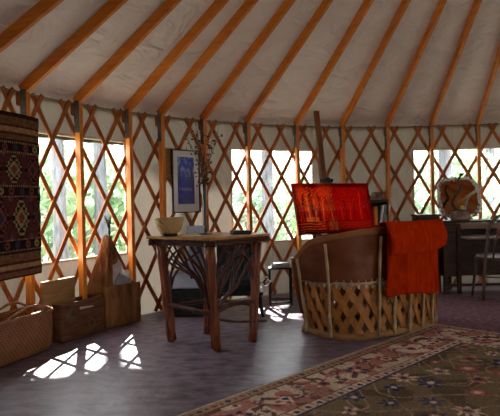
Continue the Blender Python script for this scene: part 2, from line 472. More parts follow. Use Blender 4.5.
part(b, 'bracket', M_steel, proto, xf='local', label='grey steel bracket plate')
for i, a in enumerate(STUD):
    o = proto if i == 0 else copy_thing(proto, (0, 0, 0), 0, stud_lab[i])
    o.location = (XC, YC, 0); o.rotation_euler = (0, 0, -rad(a)); o['label'] = stud_lab[i]
raft_lab = ['orange roof rafter crossing the top left corner of the photo', 'orange roof rafter rising from the stud behind the kilim', 'orange roof rafter rising from the stud in the middle of the left window',
            'orange roof rafter rising from the stud at the right end of the left window', 'orange roof rafter rising from the stud left of the framed picture',
            'orange roof rafter rising from the stud behind the dry branches', 'orange roof rafter rising from the stud above the right end of the twig table',
            'orange roof rafter rising from the stud above the left of the red painting', 'orange roof rafter rising from the stud right of the easel mast',
            'orange roof rafter rising from the stud beside the bookcase', 'orange roof rafter rising from the stud left of the mosaic mirror', 'orange roof rafter nearest the right side of the photo, above the chair']
proto = thing('rafter', raft_lab[0], 'rafter', (0, 0, 0), 'roof rafters')
p0, p1 = V(0, R - .02, WALL_H + .025 - .012), V(0, CROWN, WALL_H + .013 + SL * (R - .02 - CROWN))
b = MB(); b.beam(p0, p1, .038, .092); part(b, 'beam', M_rafter, proto, bevel=.004, xf='local')
b2 = MB(); b2.box((0, R + .004, 2.055), (.042, .05, .09)); b2.tube([(-.021, R + .004, 2.012), (.021, R + .004, 2.012)], .025, 12)
part(b2, 'rafter_tail', M_strap, proto, bevel=.004, xf='local', label='dark rounded rafter tail')
for i, a in enumerate(RAFT):
    o = proto if i == 0 else copy_thing(proto, (0, 0, 0), 0, raft_lab[i])
    o.location = (XC, YC, 0); o.rotation_euler = (0, 0, -rad(a)); o['label'] = raft_lab[i]
for a in [17.3, 25.2] + [33.0 + 8 * i for i in range(12)]:
    o = copy_thing(proto, (XC, YC, 0), -rad(a), 'orange roof rafter on the near side of the yurt, glimpsed in the mosaic mirror')
# lattice: one thing of pinned crossing laths, each lath a part
lat = thing('lattice_wall', 'criss-cross lattice of red-brown wooden laths standing inside the canvas wall', 'lattice', (XC, YC, 0))
PITCHA = 4.047
def lath_mesh(direction, r):
    b = MB(); n = 22; z0, z1 = .015, 2.118; da = PITCHA / 2 / .2755
    cen = []
    for i in range(n + 1):
        z = lerp(z0, z1, i / n); a = rad(direction * (2.03 - z) * da)
        cen.append((a, z))
    tang = V(-direction * rad(da) * R, 0, 1).normalized()      # (arc, 0, z)
    vs = []
    for a, z in cen:
        for s_, rr in ((-1, -1), (1, -1), (1, 1), (-1, 1)):
            w = .020 * s_
            az = a + w * tang.z / R; zz = z - w * tang.x
            q = r + .006 * rr
            vs.append(V(q * math.sin(az), q * math.cos(az), zz))
    fs = [(0, 1, 2, 3), (4 * n + 3, 4 * n + 2, 4 * n + 1, 4 * n)]
    for i in range(n):
        for j in range(4): fs.append((4 * i + j, 4 * i + 4 + j, 4 * i + 4 + (j + 1) % 4, 4 * i + (j + 1) % 4))
    return b.add(vs, fs)
lath_proto = {}
for k in range(-3, 26):
    for d in (-1, 1):
        a = -69.106 + PITCHA * k
        if d not in lath_proto:
            o = lath_mesh(d, R + (.0075 if d > 0 else -.0075)).build('lath', M_strap, lat, xf='local'); lath_proto[d] = o
        else:
            o = lath_proto[d].copy(); COL.objects.link(o); o.parent = lat
        o.rotation_euler = (0, 0, -rad(a))
#PART2
# ================================================================== LEFT SIDE: kilim, basket, crate, slab holder
def mixc(a, b, t): return tuple(lerp(x, y, t) for x, y in zip(a, b))
K_DK, K_BR, K_MR, K_TAN = rgb(44, 30, 27), rgb(100, 68, 46), rgb(76, 35, 29), rgb(140, 106, 74)
K_CR, K_NV, K_RS, K_BL = rgb(128, 110, 76), rgb(42, 42, 58), rgb(98, 52, 46), rgb(30, 22, 22)
def hooked(dx, dy, core, hook, ground, rim):
    """hooked diamond; dx, dy in -1..1"""
    ax, ay = abs(dx), abs(dy)
    d = ax * .95 + ay * .8
    if d > 1.0: return None
    if d > .90: return rim
    q = (int(ax * 7), int(ay * 8))
    if q in ((0, 0), (0, 1), (1, 0)): return core
    if q in ((0, 2), (1, 1), (2, 0), (0, 3), (1, 2), (2, 1), (3, 0), (1, 4), (2, 4), (2, 5), (3, 2), (3, 3), (4, 3), (4, 1), (5, 1), (5, 2), (1, 6), (0, 6)): return hook
    return ground
def kilim_col(u, v):
    x = (1 - u) * 1.62                # metres from the right edge
    nz = 1.1 + .5 * mnoise.noise(V(u * 40, v * 50, 1)) + .12 * math.sin(v * 700)
    def stripes(t, bands):
        for lim, c in bands:
            if t < lim: return c
        return bands[-1][1]
    def dots(t, ph):
        if t < .13 or t > .87: return K_TAN if int(x * 90 + (t > .5)) % 2 else K_DK
        k = (x + ph) / .118; i = math.floor(k); d = math.hypot((k - i - .5) * 1.35, (t - .5) * 1.1)
        c = [K_CR, K_RS, K_NV, K_RS, K_CR, K_NV][i % 6]
        if d < .13: return K_MR if i % 2 == 0 else K_DK
        if d < .36: return c
        return K_BL
    def lozenges(t, ph):
        k = (x + ph) / .232; i = math.floor(k)
        c = hooked((k - i - .5) * 2.05, (t - .5) * 2.05, K_RS if i % 2 else K_NV, K_CR if (i + ph * 9) % 2 >= 1 else K_RS, K_BL, K_DK)
        if c: return c
        tt = abs(k - round(k)) * 2; e = min(t, 1 - t) * 2
        return K_RS if tt + e < .28 else (K_NV if tt + e < .42 else K_MR)
    if v < .175: c = stripes(v / .175, [(.16, K_DK), (.42, K_BR), (.5, K_MR), (.68, K_TAN), (.76, K_MR), (.92, K_BR), (1, K_DK)])
    elif v < .245: c = dots((v - .175) / .07, 0)
    elif v < .44: c = lozenges((v - .245) / .195, .03)
    elif v < .51: c = dots((v - .44) / .07, .06)
    elif v < .765: c = lozenges((v - .51) / .255, .10)
    elif v < .84: c = dots((v - .765) / .075, 0)
    else: c = stripes((v - .84) / .16, [(.1, K_DK), (.38, K_BR), (.48, K_MR), (.66, K_TAN), (.76, K_MR), (.95, K_BR), (1, K_DK)])
    return tuple(x_ * nz for x_ in c)
kp, kq = pol(-65.8, R - .15), pol(-86, R - .15)
kd = (kp - kq).normalized(); kn = V(kd.y, -kd.x, 0)
tr = onplane(37.0, 118.8, kp, kn); br = onplane(43.6, 272.5, kp, kn); tl0 = onplane(0, 111.5, kp, kn)
kr = (tr + br) / 2; kr.z = 0
def kilim_pt(u, v):
    p = kr - kd * (1 - u) * 1.62
    z = lerp(tr.z, br.z, v)
    w = .006 * math.sin(u * 23) * v + .004 * mnoise.noise(V(u * 9, v * 7, 0))
    ed = .006 * math.sin(v * 41) * (u > .99)
    return p + kn * w + kd * ed + V(0, 0, z + .008 * math.sin(u * 9) * (1 - v))
M_kilim = paint_mat('kilim wool', .95, .6, 260, spec=.05)
kb = MB(); kb.slab(kilim_pt, 260, 250, -kn * .012, kilim_col)
tag(kb.build('kilim', M_kilim, base=(kr.x, kr.y, br.z)), 'dark woven kilim with hooked diamonds hanging on the lattice at the left', 'rug')

# woven basket in the left corner
bc = onfloor(54.5, 348.5); wd = (pol(-67, R) - pol(-76, R)).normalized(); wn = V(wd.y, -wd.x, 0)      # wall direction and its inward normal
if wn.dot(V(XC, YC, 0) - bc) < 0: wn = -wn
BL, BW, BH = .68, .25, .325
bo = bc - wd * BL / 2 - wn * BW / 2
bt = thing('basket', 'large brown woven basket with two bent handles on the floor below the kilim', 'basket', bo)
def bk(s, t, z, g=0): return bo + wd * s * (BL / 2 + g) + wn * t * (BW / 2 + g) + Z * z
def ringpts(z, g, n=40):
    out = []
    for i in range(n):
        a = 2 * PI * i / n; c, s_ = math.cos(a), math.sin(a)
        e = .28
        out.append(bk(math.copysign(abs(c) ** e, c), math.copysign(abs(s_) ** e, s_), z, g))
    return out
b = MB(); prof = [(.004, -.02), (.03, -.008), (.16, .004), (.30, .012), (BH, .012), (BH, -.004), (.2, -.01), (.03, -.03)]
rings = [ringpts(z, g) for z, g in prof]; n = 40
b.add([p for r_ in rings for p in r_], [(i * n + j, i * n + (j + 1) % n, (i + 1) * n + (j + 1) % n, (i + 1) * n + j) for i in range(len(rings) - 1) for j in range(n)] + [tuple(range(n - 1, -1, -1)), tuple(range((len(rings) - 1) * n, len(rings) * n))])
part(b, 'basket_body', M_basket, bt, True)
b = MB(); b.tube(ringpts(BH, .008), .013, 8, closed=True); part(b, 'rim', M_handle, bt, True)
for t, h in ((.96, .075), (-.6, .095)):
    b = MB(); pts = []
    for i in range(21):
        q = i / 20; s_ = lerp(-.55, .98, q)
        pts.append(bk(s_ if t > 0 else s_ * .9, t + (.12 if t > 0 else .3) * math.sin(PI * q), BH - .01 + h * min(1, 2.6 * min(q, 1 - q)) ** .7))
    b.tube(pts, .011, 8); part(b, 'handle', M_handle, bt, True)
# crate
cl_, crr = onfloor(62, 344), onfloor(105, 330.5)
cd = (crr - cl_); cd.z = 0; CLn = cd.length; cd.normalize(); cn = V(-cd.y, cd.x, 0)
if cn.dot(V(XC, YC, 0) - cl_) > 0: cn = -cn                  # pointing to the wall
CD, CH = .18, .325
ct = thing('crate', 'weathered open wooden crate with papers in it beside the woven basket', 'crate', cl_ + cd * CLn / 2 + cn * CD / 2)
def cr_(s, t, z): return cl_ + cd * s + cn * t + Z * z
ax = (cd, cn, Z)
def panel(name, c, size, par, mat=M_crate, bev=.004, label=None):
    b = MB(); b.box(c, size, ax=ax); return part(b, name, mat, par, bevel=bev, label=label)
fp = panel('front_panel', cr_(CLn / 2, .009, CH / 2 + .003), (CLn, .018, CH), ct)
panel('back_panel', cr_(CLn / 2, CD - .009, CH / 2 + .003), (CLn, .018, CH), ct)
for s_ in (.009, CLn - .009): panel('end_panel', cr_(s_, CD / 2, CH / 2 + .003), (.018, CD - .037, CH - .004), ct)
panel('bottom_panel', cr_(CLn / 2, CD / 2, .012), (CLn - .038, CD - .038, .016), ct)
# burnt round mark on the crate's front
b = MB(); k = 20
for r_ in (.03, .042):
    b.tube([cr_(CLn * .68 + r_ * math.cos(2 * PI * i / k), -.0005, CH * .33 + r_ * math.sin(2 * PI * i / k)) for i in range(k)], .0022, 5, closed=True)
part(b, 'round_brand', M_handle, fp)
# things in the crate
def sheet(name, label, cat, c, size, mat, rz=0, tilt=(0, 0), group=None):
    b = MB(); A = Matrix.Rotation(rz, 3, 'Z') @ Matrix.Rotation(tilt[0], 3, 'X') @ Matrix.Rotation(tilt[1], 3, 'Y')
    b.box(c, size, ax=(A @ V(1, 0, 0), A @ V(0, 1, 0), A @ Z))
    return tag(b.build(name, mat, base=(c[0], c[1], c[2] - size[2] / 2)), label, cat, group)
cz = math.atan2(cd.y, cd.x)
A_ = cr_(CLn * .32, CD * .52, .19)
sheet('paper_stack', 'pale paper stack propped in the left half of the wooden crate', 'papers', A_, (.21, .03, .27), M_paper, cz, (-.35, 0))
sheet('paper_stack', 'folded cream papers lying in the middle of the wooden crate', 'papers', cr_(CLn * .55, CD * .42, .165), (.17, .13, .22), M_cream, cz, (.12, .1))
b = MB(); b.ball(cr_(CLn * .20, CD * .28, .215), .085, 14, 9, (1.0, .9, 1.05), .5)
tag(b.build('cloth_bundle', M_felt, smooth_=True), 'dark crumpled cloth bundle in the left end of the wooden crate', 'cloth')
# plank box behind the crate
pb0, pb1 = at(41.5, 296, 4.60), at(74, 296, 4.95)
pd = (pb1 - pb0); pd.z = 0; pl = pd.length; pd.normalize(); pn = V(-pd.y, pd.x, 0)
ptop = at(58, 279.5, 4.77).z
b = MB(); b.box((pb0 + pb1) / 2 * V(1, 1, 0).length * 0 + V((pb0.x + pb1.x) / 2, (pb0.y + pb1.y) / 2, ptop / 2 + .002), (pl, .03, ptop), ax=(pd, pn, Z))
b.tube([V((pb0.x + pb1.x) / 2, (pb0.y + pb1.y) / 2, ptop - .08) + (-pn if pn.dot(V(XC, YC, 0) - pb0) < 0 else pn) * .0155 + pd * .0 + Z * 0, V((pb0.x + pb1.x) / 2, (pb0.y + pb1.y) / 2, ptop - .08) + (-pn if pn.dot(V(XC, YC, 0) - pb0) < 0 else pn) * .021], .007, 8)
tag(b.build('plank', M_plank, bevel=.004), 'tan wooden board standing on edge behind the crate against the lattice', 'board')

# tall slab-wood holder: a bark-faced box with a pointed back and a tapering left side
hl, hr = onfloor(106, 330), onfloor(141, 322)
hd = (hr - hl); hd.z = 0; hw = hd.length; hd.normalize(); hn = V(-hd.y, hd.x, 0)
if hn.dot(V(XC, YC, 0) - hl) > 0: hn = -hn
HD = .20
ht = thing('firewood_holder', 'tall pointed bark-faced wooden holder with papers, at the foot of the left window', 'holder', hl + hd * hw / 2 + hn * HD / 2)
def hp(s, t, z): return hl + hd * s + hn * t + Z * z
b = MB(); b.slab(lambda u, v: hp(u * hw, -.004 + .012 * mnoise.noise(V(u * 4, v * 5, 3)), .012 + v * .385 + .012 * mnoise.noise(V(u * 5, 0, 1)) * v), 12, 16, hn * .03)
part(b, 'front_slab', M_barkpanel, ht)
peak = .86
def leftside(u, v):          # a half log set aslant: its left edge runs up to the peak, its right edge is plumb
    z = .012 + v * (peak - .012)
    l = lerp(-.035, -.075, v / .42) if v < .42 else lerp(-.075, .065, ((v - .42) / .58) ** .85)
    s_ = lerp(l, .125, u); t = lerp(.185, .045, clamp((s_ + .075) / .2))
    return hp(s_, t + .012 * mnoise.noise(V(u * 4, v * 6, 7)) - .018 * math.sin(PI * u), z)
b = MB(); b.slab(leftside, 10, 28, hn * .02); part(b, 'left_slab', M_barkpanel, ht)
b = MB(); b.slab(lambda u, v: hp(lerp(.10, lerp(hw - .004, .13, clamp((v - .38) / .60)), u), HD - .02 - .07 * v + .004 * mnoise.noise(V(u * 5, v * 7, 2)), .012 + v * .86), 8, 20, hn * .024)
part(b, 'back_slab', M_barkpanel, ht)
b = MB(); b.prism([hp(hw - .024, .03, .012), hp(hw - .024, HD - .035, .012), hp(hw - .024, HD - .035, .42), hp(hw - .024, .03, .37)], hd * .022); part(b, 'right_slab', M_barkpanel, ht)
b = MB(); b.box(hp(hw / 2, HD / 2, .012), (hw - .08, HD - .09, .016), ax=(hd, hn, Z)); part(b, 'base_board', M_barkpanel, ht)
b = MB(); b.tube([hp(hw - .02, HD - .06, .37), hp(hw - .10, HD - .085, .55), hp(.20, HD - .105, .72), hp(.12, HD - .12, .86)], [.015, .017, .016, .012], 7); part(b, 'carry_strap', M_leather, ht, True)
# its contents
for i, (s_, t, z, w_, h_, ti, mt_, lb) in enumerate([(.52, .5, .44, .12, .30, (.10, -.25), M_paper, 'white curled paper standing highest in the pointed bark-faced holder'),
        (.68, .6, .40, .12, .26, (-.05, .2), M_paper, 'white paper leaning right in the pointed bark-faced holder'),
        (.60, .38, .39, .16, .16, (.15, .5), M_paperblue, 'blue-grey folded paper at the front of the pointed bark-faced holder')]):
    c = hp(hw * s_, HD * t * .7 + .012, z); A = Matrix.Rotation(math.atan2(hd.y, hd.x), 3, 'Z') @ Matrix.Rotation(ti[0], 3, 'X') @ Matrix.Rotation(ti[1], 3, 'Y')
    b = MB(); b.slab(lambda u, v: c + A @ V((u - .5) * w_, .018 * math.sin(u * 3 + i), (v - .5) * h_), 8, 4, A @ V(0, .006, 0))
    tag(b.build('paper', mt_, base=(c.x, c.y, c.z - h_ / 2), smooth_=True), lb, 'paper', 'papers in the holder')
# dark brush standing in it
br0 = hp(.105, .085, .5)
bt_ = thing('brush', 'thin dark-handled brush sticking up from the peak of the pointed holder', 'brush', br0)
b = MB(); b.tube([br0, br0 + V(.012, 0, .22), br0 + V(.014, 0, .44)], [.009, .013, .011], 8); part(b, 'brush_handle', M_slate, bt_, True)
b = MB()
for i in range(7): b.tube([br0 + V(.014, 0, .42), br0 + V(.014 + .02 * math.cos(i * .9), .02 * math.sin(i * .9), .50), br0 + V(.014 + .034 * math.cos(i * .9) - .01, .03 * math.sin(i * .9), .56)], [.005, .005, .002], 5)
part(b, 'bristles', M_slate, bt_, True)

# ================================================================== picture on the lattice
pp = pol(-42.6, R - .045); pnrm = (V(XC, YC, 0) - pp); pnrm.z = 0; pnrm.normalize(); pnrm = Matrix.Rotation(.10, 3, 'Z') @ pnrm
pc = [onplane(x, y, pp, pnrm) for x, y in ((171.3, 149), (199.3, 151), (198.8, 213), (171.6, 212.5))]
pz1, pz0 = (pc[0].z + pc[1].z) / 2, (pc[2].z + pc[3].z) / 2
ph = Z.cross(pnrm).normalized()
xa = (pc[0] + pc[3]) / 2; xb = (pc[1] + pc[2]) / 2
pw = (xb - xa).length; phh = pz1 - pz0; pcen = (xa + xb) / 2; pcen.z = (pz0 + pz1) / 2
ft = thing('picture_frame', 'tall narrow framed blue picture with a white mount hanging on the lattice', 'picture', pcen - Z * phh / 2)
def pf(s, z, d=0): return pcen + ph * s + Z * z + pnrm * d
b = MB()
for z in (-phh / 2 + .006, phh / 2 - .006): b.box(pf(0, z, .011), (pw, .012, .022), ax=(ph, Z, pnrm))
for s_ in (-pw / 2 + .006, pw / 2 - .006): b.box(pf(s_, 0, .011), (.012, phh - .024, .022), ax=(ph, Z, pnrm))
part(b, 'frame', M_frame, ft)
b = MB(); b.box(pf(0, 0, .006), (pw - .026, phh - .026, .006), ax=(ph, Z, pnrm)); part(b, 'mount', M_mat, ft)
def blue_art(u, v):
    deep, sky, pale, pine = rgb(14, 34, 150), rgb(44, 84, 196), rgb(186, 198, 226), rgb(14, 22, 70)
    nz = mnoise.noise(V(u * 5, v * 9, 0)); n2 = mnoise.noise(V(u * 16, v * 16, 4))
    if v < .42: c = mixc(sky, pale, clamp(.1 + nz * 1.1 + .2 * n2))
    elif v < .62: c = mixc(sky, deep, smooth((v - .42) / .2))
    else: c = mixc(deep, rgb(72, 88, 160), clamp((v - .62) * 1.1 + .5 * nz))
    if .64 < v < .74 and abs(u - .45) < .4: c = mixc(c, rgb(150, 138, 168), clamp(.7 - abs(v - .69) * 14 + nz * .4))
    for cx, hh, w in ((.12, .10, .16), (.86, .06, .17), (.34, .30, .10), (.64, .26, .11)):
        t = (v - hh) / (.55 - hh)
        if 0 < t < 1 and abs(u - cx) < w * t * (.55 + .45 * abs(math.sin(t * 19))): c = mixc(c, pine, .85)
    return c
b = MB(); aw, ah = pw * .60, phh * .745
b.slab(lambda u, v: pf((u - .5) * aw, (.5 - v) * ah + phh * .012, .0105), 60, 130, -pnrm * .001, blue_art)
M_art = paint_mat('blue print ink', .5, 0)
part(b, 'print', M_art, ft)
b = MB(); b.box(pf(0, 0, .016), (pw - .026, phh - .026, .002), ax=(ph, Z, pnrm)); part(b, 'glass', M_glasspane, ft)
b = MB()
for s_ in (-.09, .02):
    b = MB(); b.tube([pf(s_, phh / 2, .012), pf(s_ + .003, phh / 2 + .035, .004)], .004, 6); part(b, 'hanging_hook', M_black, ft)
q0 = at(164.5, 163, 6.06)
b = MB(); qn = (V(XC, YC, 0) - pol(-44.8, R)).normalized(); qh = Z.cross(qn).normalized(); qc = pol(-44.6, R - .03, 1.60)
b.box(qc, (.13, .33, .02), ax=(qh, Z, qn)); tag(b.build('plywood_patch', M_plank, bevel=.002), 'small tan plywood board fixed to the lattice behind the left of the blue picture', 'board')
#PART3
# ================================================================== twig table
TT = .893
Nn, Ll, Rr = V(-.303, 4.12, 0), V(-.85, 4.50, 0), V(.165, 4.62, 0)
Bb = Ll + Rr - Nn
tcen = (Ll + Rr) / 2
tt = thing('twig_table', 'square rustic twig table with honey plank top and bark log legs', 'table', tcen)
b = MB(); cor = [Nn, Rr, Bb, Ll]
pts = []
for i in range(4):
    a, c = cor[i], cor[(i + 1) % 4]
    for k in range(10):
        q = k / 10; w = .010 * mnoise.noise(V(i * 3 + q * 4, 1, 0)) * (1 if 0 < k else 0)
        d = (c - a).normalized(); pts.append(a.lerp(c, q) + V(d.y, -d.x, 0) * w)
b.prism([p + Z * (TT - .02) for p in pts], (0, 0, .02)); part(b, 'table_top', M_tabletop, tt, bevel=.003)
ins = [tcen + (c - tcen) * .88 for c in cor]
for i in range(4):
    a, c = ins[i], ins[(i + 1) % 4]; d = (c - a).normalized()
    b = MB()
    for dz in (-.034, -.058):
        b.tube([a - d * .05 + Z * (TT + dz - .0)] + [a.lerp(c, k / 8) + Z * (TT + dz + .003 * math.sin(k * 2.1 + i)) for k in range(1, 8)] + [c + d * .05 + Z * (TT + dz)], .0145, 9)
    part(b, 'apron_log', M_bark, tt, True)
feet = [onfloor(217, 350.5), onfloor(253.8, 342), None, onfloor(171, 341.5)]
feet[2] = feet[1] + feet[3] - feet[0]
tops = [tcen + (c - tcen) * .80 for c in cor]
def leg_pt(i, z): return feet[i].lerp(V(tops[i].x, tops[i].y, 0), z / (TT - .02)) * 1 + Z * z
for i in range(4):
    d = (tcen - feet[i]); d.z = 0; d.normalize(); e = V(-d.y, d.x, 0)
    b = MB()
    for k, (ox, oy, r_, h_) in enumerate(((0, 0, .027, .0), (.024, .019, .019, .012), (.024, -.019, .020, .007))):
        b.tube([leg_pt(i, lerp(.002 + h_, TT - .075, q / 10)) + d * ox + e * oy + d * .004 * math.sin(q * 1.7 + k + i) for q in range(11)], [r_ * (1.06 + .07 * math.sin(q * 2.2 + k)) for q in range(11)], 10)
    part(b, 'leg', M_log, tt, True)
def twig(pts, r0, r1, name='twig'):
    """a bent branch through the given points"""
    P = [Vector(p) for p in pts]; out = []
    n = len(P)
    for i in range(n - 1):
        p0, p1, p2, p3 = P[max(i - 1, 0)], P[i], P[i + 1], P[min(i + 2, n - 1)]
        for k in range(5):
            t = k / 5
            out.append(.5 * ((2 * p1) + (p2 - p0) * t + (2 * p0 - 5 * p1 + 4 * p2 - p3) * t * t + (3 * p1 - p0 - 3 * p2 + p3) * t * t * t))
    out.append(P[-1]); m_ = len(out)
    rr = [lerp(r0, r1, k / (m_ - 1)) * (1 + .12 * math.sin(k * 2.3)) for k in range(m_)]
    b = MB(); b.tube(out, rr, 8)
    return part(b, name, M_bark, tt, True)
def face(i, j, rows):
    """twigs filling the frame between leg i and leg j; rows are lists of (s along, height, bulge)"""
    for pts, r0, r1 in rows:
        twig([leg_pt(i, z).lerp(leg_pt(j, z), s_) + (tcen - leg_pt(i, 0).lerp(leg_pt(j, 0), .5)).normalized() * bu for s_, z, bu in pts], r0, r1)
TOPZ = TT - .075
fan = [([(.93, .34, 0), (.80, .50, .01), (.55, .60, .0), (.22, .66, .0), (.08, .76, 0)], .016, .009),
       ([(.92, .36, .01), (.74, .56, -.01), (.50, .68, -.01), (.30, TOPZ, 0)], .015, .009),
       ([(.93, .38, 0), (.80, .60, .01), (.62, .72, 0), (.47, TOPZ, 0)], .014, .009),
       ([(.94, .42, .01), (.86, .60, .0), (.75, .72, .0), (.62, TOPZ, .0)], .013, .008),
       ([(.95, .46, 0), (.90, .64, 0), (.80, TOPZ, 0)], .012, .008),
       ([(.04, .52, 0), (.12, .66, 0), (.30, .76, 0), (.52, TOPZ, 0)], .013, .009),
       ([(.05, .62, .0), (.14, .74, 0), (.24, TOPZ, 0)], .011, .008),
       ([(.62, .56, -.01), (.52, .70, .0), (.40, .78, 0)], .008, .006), ([(.95, .30, .02), (.84, .44, .02), (.68, .56, .02), (.44, .62, .02), (.16, .72, .01)], .012, .008), ([(.94, .33, -.02), (.83, .55, -.02), (.70, .66, -.02), (.55, TOPZ, -.02)], .011, .008), ([(.96, .36, .02), (.90, .55, .02), (.82, .70, .02), (.71, TOPZ, .02)], .010, .007), ([(.88, .42, -.03), (.70, .60, -.03), (.42, .70, -.03), (.20, TOPZ, -.02)], .010, .007)]
face(3, 0, fan)
fan2 = [([(.06, .38, 0), (.14, .55, .0), (.36, .70, .0), (.60, TOPZ, 0)], .015, .010),
        ([(.05, .46, 0), (.09, .62, 0), (.18, .74, 0), (.32, TOPZ, 0)], .013, .009),
        ([(.10, .33, .01), (.35, .44, .0), (.56, .50, .0), (.80, .66, 0), (.93, .74, 0)], .017, .010),
        ([(.45, .47, 0), (.52, .60, 0), (.66, .70, 0), (.70, TOPZ, 0)], .011, .008),
        ([(.95, .45, 0), (.86, .62, 0), (.70, .72, 0), (.45, TOPZ, 0)], .013, .009),
        ([(.96, .58, 0), (.90, .72, 0), (.84, TOPZ, 0)], .010, .008), ([(.06, .42, -.02), (.20, .58, -.02), (.34, .66, -.02), (.46, TOPZ, -.02)], .010, .007), ([(.08, .35, .02), (.26, .50, .02), (.50, .62, .02), (.82, .78, .01)], .012, .008), ([(.30, .42, -.01), (.40, .56, -.01), (.42, .70, -.01), (.22, TOPZ, 0)], .009, .007)]
face(0, 1, fan2)
back = [([(.94, .36, 0), (.78, .55, 0), (.5, .66, 0), (.18, .74, 0)], .014, .009), ([(.93, .42, 0), (.80, .62, 0), (.55, TOPZ, 0)], .013, .009), ([(.06, .45, 0), (.2, .64, 0), (.4, TOPZ, 0)], .012, .009)]
face(1, 2, back); face(2, 3, back)
twig([leg_pt(3, .335) - V(.03, -.01, 0), leg_pt(3, .325).lerp(leg_pt(0, .325), .3) - Z * .01, leg_pt(3, .30).lerp(leg_pt(0, .30), .65), leg_pt(0, .275) + V(.03, .03, 0)], .020, .017, 'stretcher')
twig([leg_pt(0, .30), leg_pt(0, .34).lerp(leg_pt(1, .34), .3), leg_pt(0, .345).lerp(leg_pt(1, .345), .65), leg_pt(1, .335)], .021, .018, 'stretcher')
twig([leg_pt(0, .245) + V(.0, .06, 0), leg_pt(0, .19).lerp(leg_pt(1, .19), .45) + V(.02, .05, 0), leg_pt(1, .165) + V(.10, .03, 0)], .012, .009, 'stretcher')
twig([leg_pt(1, .30), leg_pt(1, .31).lerp(leg_pt(2, .31), .5), leg_pt(2, .30)], .018, .016, 'stretcher')
twig([leg_pt(2, .29), leg_pt(2, .30).lerp(leg_pt(3, .30), .5), leg_pt(3, .30)], .018, .016, 'stretcher')

# on the table
bo = at(169.5, 232, 4.50); bo.z = TT
ct_ = thing('coaster', 'small round black stand under the straw bowl on the twig table', 'stand', bo)
bo2 = bo + Z * .022
b = MB(); b.lathe([(.060, 0), (.066, .004), (.066, .018), (.058, .0215)], bo, 28); part(b, 'stand_disc', M_black, ct_)
bw = thing('straw_bowl', 'round woven straw bowl on the left end of the twig table', 'bowl', bo2)
b = MB(); b.lathe([(.062, 0), (.085, .012), (.105, .055), (.118, .10), (.1195, .118), (.112, .118), (.098, .06), (.075, .02), (.01, .014)], bo2, 40); part(b, 'bowl_body', M_bowl, bw, True)
b = MB(); b.tube([bo2 + V(.1165 * math.cos(2 * PI * i / 40), .1165 * math.sin(2 * PI * i / 40), .118 + .006 * math.sin(2 * PI * i / 40 + 2.6)) for i in range(40)], .0085, 8, closed=True); part(b, 'coiled_rim', M_bowl, bw, True)
vo = at(205.3, 233.5, 4.62); vo.z = TT
vt = thing('vase', 'slender slate-blue vase on a round foot standing on the twig table', 'vase', vo)
b = MB(); b.lathe([(.014, .010), (.012, .03), (.011, .12), (.013, .22), (.017, .31), (.0185, .39), (.016, .42), (.012, .42), (.012, .36), (.004, .33)], vo, 18); part(b, 'vase_body', M_slate, vt, True)
b = MB(); b.lathe([(.058, 0), (.062, .004), (.056, .009), (.02, .013), (.013, .018)], vo, 28); part(b, 'vase_foot', M_slate, vt, True)
rb = random.Random(3)
brt = thing('dried_branches', 'bunch of dry brown branches with seed heads in the slender vase', 'branches', vo + Z * .405)
for k in range(11):
    a = k * 2 * PI / 11 + .4; sp = .05 + .13 * rb.random(); hh = .28 + .17 * rb.random()
    P = [vo + V(.005 * math.cos(a), .005 * math.sin(a), .36), vo + V(.010 * math.cos(a), .010 * math.sin(a), .43), vo + V(sp * .4 * math.cos(a), sp * .4 * math.sin(a), .43 + hh * .5), vo + V(sp * math.cos(a), sp * math.sin(a), .43 + hh)]
    b = MB(); b.tube(P, [.0035, .003, .0025, .0012], 5)
    bb = b
    for q in range(14):
        t = .25 + .75 * q / 13; i = min(int(t * 3), 2); p = P[i].lerp(P[i + 1], t * 3 - i)
        e = p + V(rb.uniform(-1, 1), rb.uniform(-1, 1), rb.uniform(-.2, 1)).normalized() * rb.uniform(.025, .06)
        b.tube([p, e], [.0014, .0009], 4); bb.ball(e, rb.uniform(.005, .010), 6, 4)
    part(b, 'branch', M_twig, brt, True)
c = at(240.5, 231.5, 4.56); c.z = TT + .0105
bkt = thing('book', 'flat black closed book lying on the right side of the twig table', 'book', (c.x, c.y, TT))
b = MB(); b.box((c.x, c.y, TT + .0025), (.16, .13, .004), .25); b.box((c.x, c.y, TT + .0275), (.16, .13, .004), .25); part(b, 'cover', M_dkcover, bkt)
b = MB(); b.box((c.x, c.y, TT + .015), (.152, .122, .0208), .25); part(b, 'pages', M_dkcover, bkt)
c = at(192, 234.5, 4.44); sheet('paper', 'white sheet of paper lying flat in the middle of the twig table', 'paper', (c.x, c.y, TT + .003), (.13, .10, .005), M_paper, -.3)

# ================================================================== behind the table: stove, wood box, heat shield
sy0, sy1 = 5.50, 5.92; sx0, sx1 = at(214, 262, 5.5).x, at(261.5, 262, 5.5).x; sz0, sz1 = .25, .775
so = V((sx0 + sx1) / 2, (sy0 + sy1) / 2, 0); sw_ = sx1 - sx0
sv = thing('wood_stove', 'dark green cast iron wood stove standing behind the twig table', 'stove', so)
b = MB(); b.box((so.x, so.y, (sz0 + sz1) / 2), (sw_ - .05, sy1 - sy0 - .05, sz1 - sz0)); part(b, 'firebox', M_stove, sv, bevel=.012)
b = MB(); b.box((so.x, so.y, sz1 + .016), (sw_ + .01, sy1 - sy0 + .01, .03)); b.box((so.x, so.y, sz1 + .04), (sw_ * .7, .24, .02)); part(b, 'top_plate', M_stove, sv, bevel=.008)
b = MB(); b.box((so.x, so.y, sz0 - .008), (sw_ + .02, sy1 - sy0 + .02, .035)); part(b, 'base_plate', M_stove, sv, bevel=.008)
